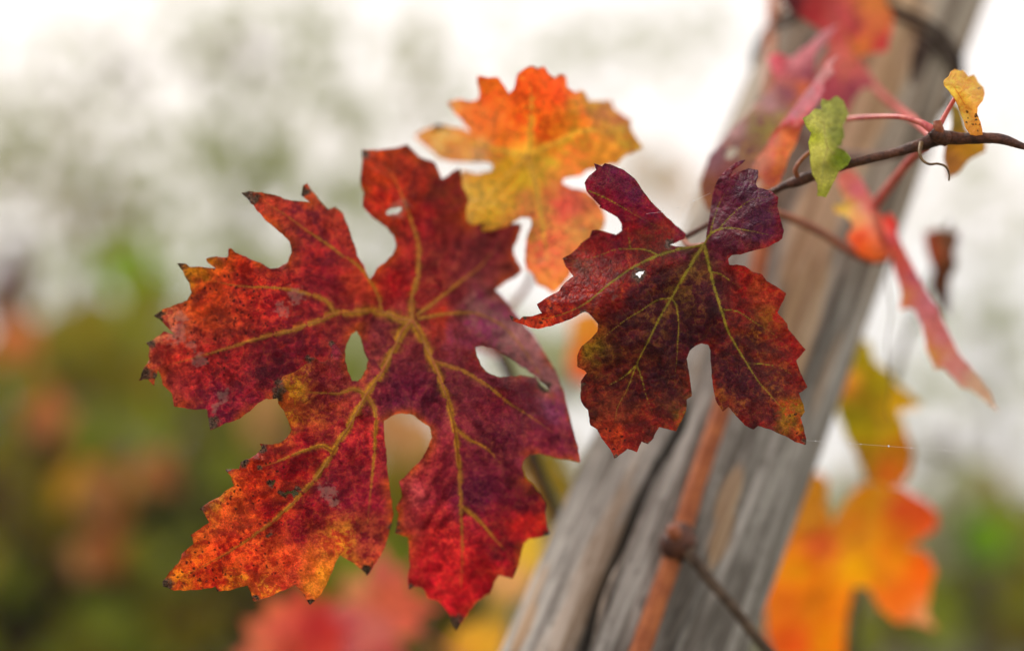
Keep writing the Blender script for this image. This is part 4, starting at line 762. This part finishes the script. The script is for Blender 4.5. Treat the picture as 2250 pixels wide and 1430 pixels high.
tube('petiole', [(2088, 492, 0.72, 0.8), (2083, 500, 0.708, 0.8), (2080, 506, 0.702, 0.7)], M_OLD, vine2, 7, 4)

# ================================================================== THIRD VINE (below and behind the crimson leaf)
vine3 = empty('grape_vine', (0.0, 1.05, 0.0), 'blurred grape vine with red and yellow leaves low behind the crimson leaf', 'vine')
tube('cane', [(1000, 1950, 1.02, 5.0), (960, 1700, 0.98, 4.0), (900, 1480, 0.93, 3.0), (960, 1320, 0.93, 2.4), (1060, 1150, 0.92, 2.0), (1180, 960, 0.90, 1.8), (1285, 760, 0.88, 1.4)], M_OLD, vine3, 8, 10)
p0 = P(1000, 1950, 1.02); tp = [p0 + (Vector((0.0, 1.05, -0.08)) - p0) * t for t in np.linspace(0, 1, 16)]
Vt, Ft = tube_geo([np.array(q) for q in tp], np.linspace(0.005, 0.02, 16), 12, 0.25, 3); mesh_obj('trunk', Vt, Ft, M_OLD, vine3)
small(vine3, [(505, 1440), (548, 1412), (536, 1362), (580, 1364), (588, 1310), (628, 1322), (662, 1276), (684, 1318), (732, 1306), (728, 1356), (776, 1384), (744, 1412), (764, 1462), (722, 1478), (720, 1540), (660, 1530), (600, 1570), (580, 1520), (530, 1510), (540, 1470)], [(540, 1400, 0.84), (690, 1300, 0.85), (640, 1420, 0.82), (720, 1520, 0.85)],
      [(600, 1330, (206, 100, 56)), (650, 1320, (196, 74, 50)), (620, 1380, (190, 74, 60)), (690, 1370, (166, 36, 44)), (570, 1410, (206, 112, 80)), (540, 1440, (190, 100, 76)), (660, 1440, (176, 56, 54))], [([(680, 1500), (640, 1400), (620, 1310)], 6)], (680, 1500), 'blurred muted red leaf under the crimson leaf', amp=6, wave=0.006, gain=1.3)
small(vine3, [(728, 1330), (762, 1318), (752, 1262), (798, 1272), (836, 1196), (866, 1250), (904, 1240), (898, 1296), (972, 1332), (914, 1352), (926, 1392), (866, 1394), (900, 1460), (852, 1470), (850, 1550), (790, 1510), (740, 1540), (736, 1470), (690, 1450), (722, 1400)], [(740, 1320, 0.87), (850, 1220, 0.88), (950, 1330, 0.87), (800, 1400, 0.86), (800, 1540, 0.87)],
      [(775, 1280, (206, 140, 90)), (830, 1240, (190, 92, 84)), (850, 1300, (200, 96, 70)), (910, 1330, (190, 90, 70)), (760, 1370, (176, 80, 92)), (810, 1390, (186, 104, 100)), (770, 1450, (170, 84, 96)), (840, 1450, (150, 60, 60))], [([(800, 1530), (800, 1400), (840, 1240)], 6)], (800, 1530), 'blurred dusty pink leaf beside the muted red one', amp=6, wave=0.006, gain=1.3)
small(vine3, [(1120, 1150), (1195, 1170), (1190, 1230), (1160, 1290), (1120, 1330), (1110, 1400), (1090, 1480), (1000, 1490), (985, 1430), (1000, 1380), (1050, 1360), (1070, 1310), (1060, 1250), (1090, 1200)], [(1150, 1170, 0.90), (1120, 1290, 0.88), (1040, 1450, 0.90)],
      [(1150, 1200, (206, 166, 20)), (1110, 1270, (206, 150, 90)), (1080, 1340, (130, 110, 20)), (1060, 1410, (222, 160, 16)), (1030, 1460, (206, 140, 20))], [([(1080, 1480), (1090, 1340), (1150, 1180)], 5)], (1080, 1480), 'blurred yellow leaf between the crimson leaf and the foot of the post', amp=6, wave=0.005)
small(vine3, [(1250, 690), (1312, 672), (1345, 720), (1340, 790), (1322, 836), (1270, 842), (1246, 800), (1256, 745)], [(1250, 700, 0.87), (1340, 720, 0.86), (1280, 830, 0.87), (1290, 760, 0.855)], [(1280, 720, (240, 150, 40)), (1270, 770, (232, 120, 40)), (1265, 820, (214, 90, 50)), (1320, 760, (236, 130, 30))], [([(1285, 765), (1275, 700)], 4), ([(1285, 765), (1275, 830)], 4)], (1285, 765), 'blurred orange leaf showing between the crimson and the dark leaf', amp=5)
tube('petiole', [(900, 1480, 0.93, 1.3), (800, 1530, 0.885, 1.0), (680, 1500, 0.842, 0.8)], M_PET, vine3, 7, 8)
tube('petiole', [(935, 1400, 0.93, 1.3), (1010, 1450, 0.92, 1.0), (1080, 1480, 0.90, 0.8)], M_PET, vine3, 7, 8)

# ================================================================== BACKGROUND VINES
def plain_leaf(name, c0, c1):
    m, nt = new_mat(name); b = NB(nt)
    co = b.n('ShaderNodeTexCoord').outputs['Object']
    n1 = b.noise(co, 22, 4, 0.6)
    c = b.mix(b.ramp(n1, 0.38, 0.62), s2l(c0), s2l(c1))
    p = b.principled(c, 0.6, 0.05)
    b.out(b.translucent(p, c, 0.35))
    return m
PAL = {'dark': plain_leaf('shaded_green_leaf', (46, 50, 6), (66, 66, 10)), 'olive': plain_leaf('olive_leaf', (126, 116, 22), (152, 134, 30)),  # first green: canopy shade on the lower foliage is put into its colour
       'green': plain_leaf('green_leaf', (116, 130, 28), (146, 154, 44)), 'bright': plain_leaf('bright_green_leaf', (118, 166, 24), (140, 184, 40)),
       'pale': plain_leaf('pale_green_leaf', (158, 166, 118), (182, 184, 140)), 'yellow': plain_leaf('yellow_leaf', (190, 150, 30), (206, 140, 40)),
       'orange': plain_leaf('orange_leaf', (200, 112, 58), (210, 130, 72)), 'peach': plain_leaf('peach_leaf', (200, 144, 88), (210, 160, 104)),
       'rust': plain_leaf('rust_leaf', (150, 84, 40), (176, 104, 48)), 'brown': plain_leaf('brown_leaf', (62, 42, 18), (86, 58, 28)), 'plum': plain_leaf('plum_leaf', (92, 66, 66), (116, 84, 80))}
NAMES = list(PAL)
# one vine leaf outline: five toothed lobes, folded along the midrib
ang, rad_ = [], []
for k in range(40):
    t = k / 40 * 2 * math.pi
    lob = 0.66 + 0.26 * abs(math.cos(2.5 * (t - math.pi / 2))) ** 0.8 + (0.06 if k % 2 else -0.03)
    if abs(t - 1.5 * math.pi) < 0.2: lob *= 0.35
    ang.append(t); rad_.append(lob)
LV = [(0, 0, 0)] + [(0.5 * r_ * math.cos(t), 0.5 * r_ * math.sin(t), 0.10 * abs(math.cos(t)) * r_ - 0.10 * r_ * r_) for t, r_ in zip(ang, rad_)]
LF = [(0, i + 1, (i + 1) % 40 + 1) for i in range(40)]
LVa = np.array(LV)
leaf_mesh = {}
for nm in NAMES:
    me = bpy.data.meshes.new('leaf_' + nm); me.from_pydata(LV, [], LF); me.materials.append(PAL[nm])
    me.polygons.foreach_set('use_smooth', np.ones(len(me.polygons), bool)); leaf_mesh[nm] = me
def rand_rot():
    # blades hang and face outward at random
    return Euler((math.radians(random.uniform(35, 125)), math.radians(random.uniform(-35, 35)), math.radians(random.uniform(-80, 80)))).to_matrix()
def bg_vine(px, D, label, clusters, height=1.2, singles=34, group='vines standing in the row behind', name='grape_vine', size=0.095, mult=1, spread=1.0):
    c = P(px, 715, D); root = empty(name, (c.x, c.y, -0.02), label, 'vine', group)
    pts = [np.array((c.x + 0.03 * math.sin(4 * t + px), c.y + 0.02 * math.cos(5 * t), -0.08 + (height * 0.62 + 0.08) * t)) for t in np.linspace(0, 1, 14)]
    Vt, Ft = tube_geo(pts, np.linspace(0.028, 0.016, 14), 10, 0.3, px % 7); mesh_obj('trunk', Vt, Ft, M_OLD, root)
    top = pts[-1]
    todo = []
    for (cx, cy, sx, sy, n, cols) in [(q[0], q[1], q[2] * spread, q[3] * spread, int(q[4] * mult), q[5]) for q in clusters]:
        acc = D < 5 and all(q in ('orange', 'peach', 'rust', 'bright', 'yellow') for q in cols)
        cc = np.array(P(cx, cy, D - 0.45 if acc else D))
        mid = (top + cc) / 2 + np.array([0.05 * random.uniform(-1, 1), 0.05, 0.06])
        s = smooth_line([tuple(top), tuple(mid), tuple(cc)], 0)
        Vt, Ft = tube_geo(s, np.linspace(0.006, 0.0025, len(s)), 6); mesh_obj('cane', Vt, Ft, M_OLD, root)
        for k in range(n):
            x, y = random.gauss(cx, sx), random.gauss(cy, sy)
            p = P(x, y, (D - 0.45 if acc else D) + random.gauss(0, 0.11) * D / 3 * (0.3 if acc else 1)); p.z = max(p.z, 0.03)
            todo.append((p, random.choice(cols), size * random.uniform(0.7, 1.25) * (0.62 if acc else 1)))
    random.shuffle(todo)
    todo.sort(key=lambda q: q[1] not in ('orange', 'peach', 'rust', 'bright', 'yellow'))
    near, rest = todo[:singles], todo[singles:]
    base = Vector(root.location)
    for p, cn, sz in near:
        o = bpy.data.objects.new('leaf', leaf_mesh[cn]); col.objects.link(o); o.parent = root
        o.location = p - base; o.rotation_euler = rand_rot().to_euler(); o.scale = (sz, sz, sz)
    if rest:
        VV, FF, MI = [], [], []
        for i, (p, cn, sz) in enumerate(rest):
            VV.append((LVa * sz) @ np.array(rand_rot()).T + np.array(p)); FF += [(a_ + i * 41, b_ + i * 41, c_ + i * 41) for a_, b_, c_ in LF]
            MI += [NAMES.index(cn)] * 40
        o = mesh_obj('foliage', np.vstack(VV), FF, [PAL[q] for q in NAMES], root, origin=base)
        o.data.polygons.foreach_set('material_index', np.array(MI, np.int32)); o['kind'] = 'stuff'
    return root
R = 'grape vines of the row behind'
FILL = lambda x0: [(x0, 620, 130, 60, 9, ['pale', 'green', 'pale']), (x0 - 90, 820, 60, 60, 30, ['olive', 'green', 'olive']), (x0 + 60, 880, 80, 70, 34, ['olive', 'olive', 'green']), (x0 - 60, 1040, 90, 70, 40, ['olive', 'olive', 'brown', 'green']), (x0 + 50, 1180, 90, 60, 40, ['dark', 'dark', 'olive', 'brown']), (x0, 1340, 120, 70, 50, ['dark', 'dark', 'dark', 'green'])]
bg_vine(40, 2.5, 'vine with one rust orange leaf clump over dark olive foliage, behind the crimson leaf', [
    (28, 745, 14, 12, 4, ['orange', 'rust']), (20, 660, 20, 20, 4, ['plum']), (120, 800, 120, 60, 16, ['olive', 'green', 'olive']), (60, 1000, 130, 70, 22, ['olive', 'green', 'olive']), (40, 1180, 130, 80, 26, ['dark', 'olive', 'brown']), (20, 1380, 150, 90, 26, ['dark', 'green', 'dark', 'olive'])], group=R)
bg_vine(210, 2.45, 'vine with peach and tan leaves amid olive green ones, behind the crimson leaf', [
    (108, 918, 10, 12, 5, ['orange', 'orange', 'peach']), (215, 1100, 32, 30, 9, ['peach', 'rust', 'yellow']), (235, 1200, 24, 20, 4, ['orange', 'rust']), (345, 1025, 14, 14, 4, ['peach', 'rust']), (250, 800, 90, 60, 14, ['olive', 'green']), (240, 960, 110, 60, 14, ['olive', 'green', 'olive']), (90, 1080, 60, 60, 8, ['olive', 'brown']), (200, 1330, 160, 60, 28, ['dark', 'green', 'olive', 'brown']), (300, 1400, 120, 50, 16, ['green', 'olive'])], singles=56, group=R)
bg_vine(430, 3.0, 'vine topped by fresh green leaves with dark leaves below, behind the crimson leaf', [
    (300, 640, 60, 34, 12, ['green', 'green', 'bright']), (420, 730, 110, 50, 14, ['green', 'pale', 'olive']), (500, 900, 120, 60, 22, ['olive', 'green']), (560, 930, 40, 30, 6, ['peach']), (380, 1140, 90, 60, 20, ['dark', 'green']), (430, 1300, 120, 60, 28, ['dark', 'dark', 'brown']), (640, 1150, 120, 90, 24, ['olive', 'dark'])], group=R)
bg_vine(850, 2.4, 'vine with tan and yellow leaves seen through the gaps of the crimson leaf', [
    (890, 950, 30, 24, 12, ['peach']), (890, 1055, 30, 26, 14, ['yellow', 'olive']), (790, 790, 60, 40, 8, ['green', 'pale']), (880, 1210, 50, 40, 12, ['green', 'olive']), (1000, 1390, 90, 50, 16, ['olive', 'dark']), (760, 1290, 90, 60, 16, ['olive', 'green']), (1170, 1040, 40, 60, 10, ['yellow', 'olive']), (1200, 800, 60, 60, 7, ['pale'])], group=R)
bg_vine(2130, 2.9, 'vine with bright green leaf tuft and brown undergrowth, beyond the orange leaf', [
    (2170, 1195, 18, 18, 10, ['bright']), (2190, 1320, 50, 40, 10, ['green', 'olive']), (1960, 1370, 70, 50, 12, ['dark', 'green', 'olive']), (2090, 1290, 90, 60, 10, ['olive', 'green']), (2200, 1400, 80, 30, 9, ['brown', 'olive']), (2130, 1050, 40, 20, 3, ['olive', 'pale']), (1900, 1100, 60, 80, 7, ['pale', 'olive']), (2080, 1130, 80, 50, 8, ['pale', 'olive'])], group=R)
bg_vine(130, 3.9, 'dense dark olive vine standing behind the vine with peach leaves', FILL(130), singles=12, group='vines of the dense row')
bg_vine(360, 3.9, 'dense dark olive vine standing behind the vine with fresh green top', FILL(360), singles=12, group='vines of the dense row')
bg_vine(640, 3.9, 'dense dark olive vine low behind the ragged tip of the crimson leaf', FILL(640), singles=12, group='vines of the dense row')
for ex in (-190, -560, -950, 2560, 2960):
    bg_vine(ex, 3.9, 'dense olive vine farther along the same row', FILL(ex), singles=0, group='vines farther along the row')
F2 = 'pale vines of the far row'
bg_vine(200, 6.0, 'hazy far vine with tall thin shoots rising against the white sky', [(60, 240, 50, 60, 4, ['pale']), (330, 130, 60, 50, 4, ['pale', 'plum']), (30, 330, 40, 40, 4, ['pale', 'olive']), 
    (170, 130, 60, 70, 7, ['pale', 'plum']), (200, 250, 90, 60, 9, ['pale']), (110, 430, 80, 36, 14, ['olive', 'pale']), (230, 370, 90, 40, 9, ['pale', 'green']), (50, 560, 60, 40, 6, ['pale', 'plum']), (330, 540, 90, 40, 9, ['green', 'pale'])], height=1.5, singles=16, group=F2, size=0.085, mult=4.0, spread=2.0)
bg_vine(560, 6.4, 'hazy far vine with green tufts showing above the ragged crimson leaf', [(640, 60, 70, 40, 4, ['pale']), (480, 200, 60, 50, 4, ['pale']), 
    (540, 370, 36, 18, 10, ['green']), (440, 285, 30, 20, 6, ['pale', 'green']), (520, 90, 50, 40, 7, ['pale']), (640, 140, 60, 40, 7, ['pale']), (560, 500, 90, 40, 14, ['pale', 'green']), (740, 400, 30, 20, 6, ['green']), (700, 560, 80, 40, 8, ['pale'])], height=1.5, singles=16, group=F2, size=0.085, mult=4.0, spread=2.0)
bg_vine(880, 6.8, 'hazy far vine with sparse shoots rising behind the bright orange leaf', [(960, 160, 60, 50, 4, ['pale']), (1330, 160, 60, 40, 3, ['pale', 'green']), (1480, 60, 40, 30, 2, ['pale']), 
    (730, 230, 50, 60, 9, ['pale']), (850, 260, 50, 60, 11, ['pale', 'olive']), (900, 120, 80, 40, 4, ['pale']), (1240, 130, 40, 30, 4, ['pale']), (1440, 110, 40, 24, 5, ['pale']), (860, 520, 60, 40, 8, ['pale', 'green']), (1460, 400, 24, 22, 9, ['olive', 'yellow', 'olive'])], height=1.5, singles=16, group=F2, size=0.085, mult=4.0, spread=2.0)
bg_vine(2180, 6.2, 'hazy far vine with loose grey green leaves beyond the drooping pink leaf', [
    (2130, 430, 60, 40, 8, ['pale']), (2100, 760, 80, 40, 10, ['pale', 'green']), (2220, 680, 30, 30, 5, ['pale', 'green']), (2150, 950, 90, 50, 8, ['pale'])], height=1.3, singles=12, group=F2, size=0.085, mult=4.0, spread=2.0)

# ================================================================== SPIDER SILK
def silk_mat():
    m, nt = new_mat('spider_silk'); b = NB(nt); b.out(b.principled((0.85, 0.85, 0.88), 0.2, 0.8).outputs[0]); return m
SILK = silk_mat()
DROP = None
def silk(keys, label, drops):
    s = smooth_line(keys, 12); V_, F_ = tube_geo(Parr(s[:, 0], s[:, 1], s[:, 2]), 0.000022, 5)
    o = tag(mesh_obj('spider_thread', V_, F_, SILK, origin=P(*keys[0])), label, 'spider thread')
    for t, r_ in drops:
        q = s[int(t * (len(s) - 1))]; c = np.array(P(*q)); k = 6
        Vd, Fd = tube_geo([c + np.array([0, 0, r_ * math.cos(a_)]) for a_ in np.linspace(math.pi, 0, 7)], np.maximum(r_ * np.sin(np.linspace(math.pi, 0, 7)), r_ * 0.05), 8)
        mesh_obj('dew_drop', Vd, Fd, SILK, o)
silk([(1755, 966, 0.4985), (1940, 979, 0.50), (2110, 992, 0.505), (2260, 1000, 0.51)], 'fine silk thread with dew strung out from the dark leaf tip', [(0.09, 0.00016), (0.22, 0.00022), (0.28, 0.00016), (0.40, 0.0003), (0.49, 0.0002), (0.64, 0.0002), (0.88, 0.0002)])
silk([(1420, 470, 0.50), (1480, 460, 0.497), (1560, 425, 0.503)], 'fine silk thread strung between the curled lobes of the dark leaf', [(0.3, 0.00022), (0.55, 0.00018), (0.8, 0.0002)])

# ================================================================== HAZE (autumn mist)
hm, hnt = new_mat('mist'); hb = NB(hnt)
hv = hb.n('ShaderNodeVolumePrincipled'); hv.inputs['Color'].default_value = (0.96, 0.98, 1.0, 1); hv.inputs['Density'].default_value = 0.0045
hv.inputs['Anisotropy'].default_value = 0.35
ho = hb.n('ShaderNodeOutputMaterial'); hnt.links.new(hv.outputs[0], ho.inputs['Volume'])
hx, hz0, hz1 = 402.0, float(gz.min()) - 1.0, 3.0
HV = [(x_, y_, z_) for z_ in (hz0, hz1) for x_, y_ in ((-hx, -hx), (hx, -hx), (hx, hx), (-hx, hx))]
HF = [(3, 2, 1, 0), (4, 5, 6, 7), (0, 1, 5, 4), (1, 2, 6, 5), (2, 3, 7, 6), (3, 0, 4, 7)]
tag(mesh_obj('haze', HV, HF, hm, origin=(0, 0, 0), smooth=False), kind='stuff')
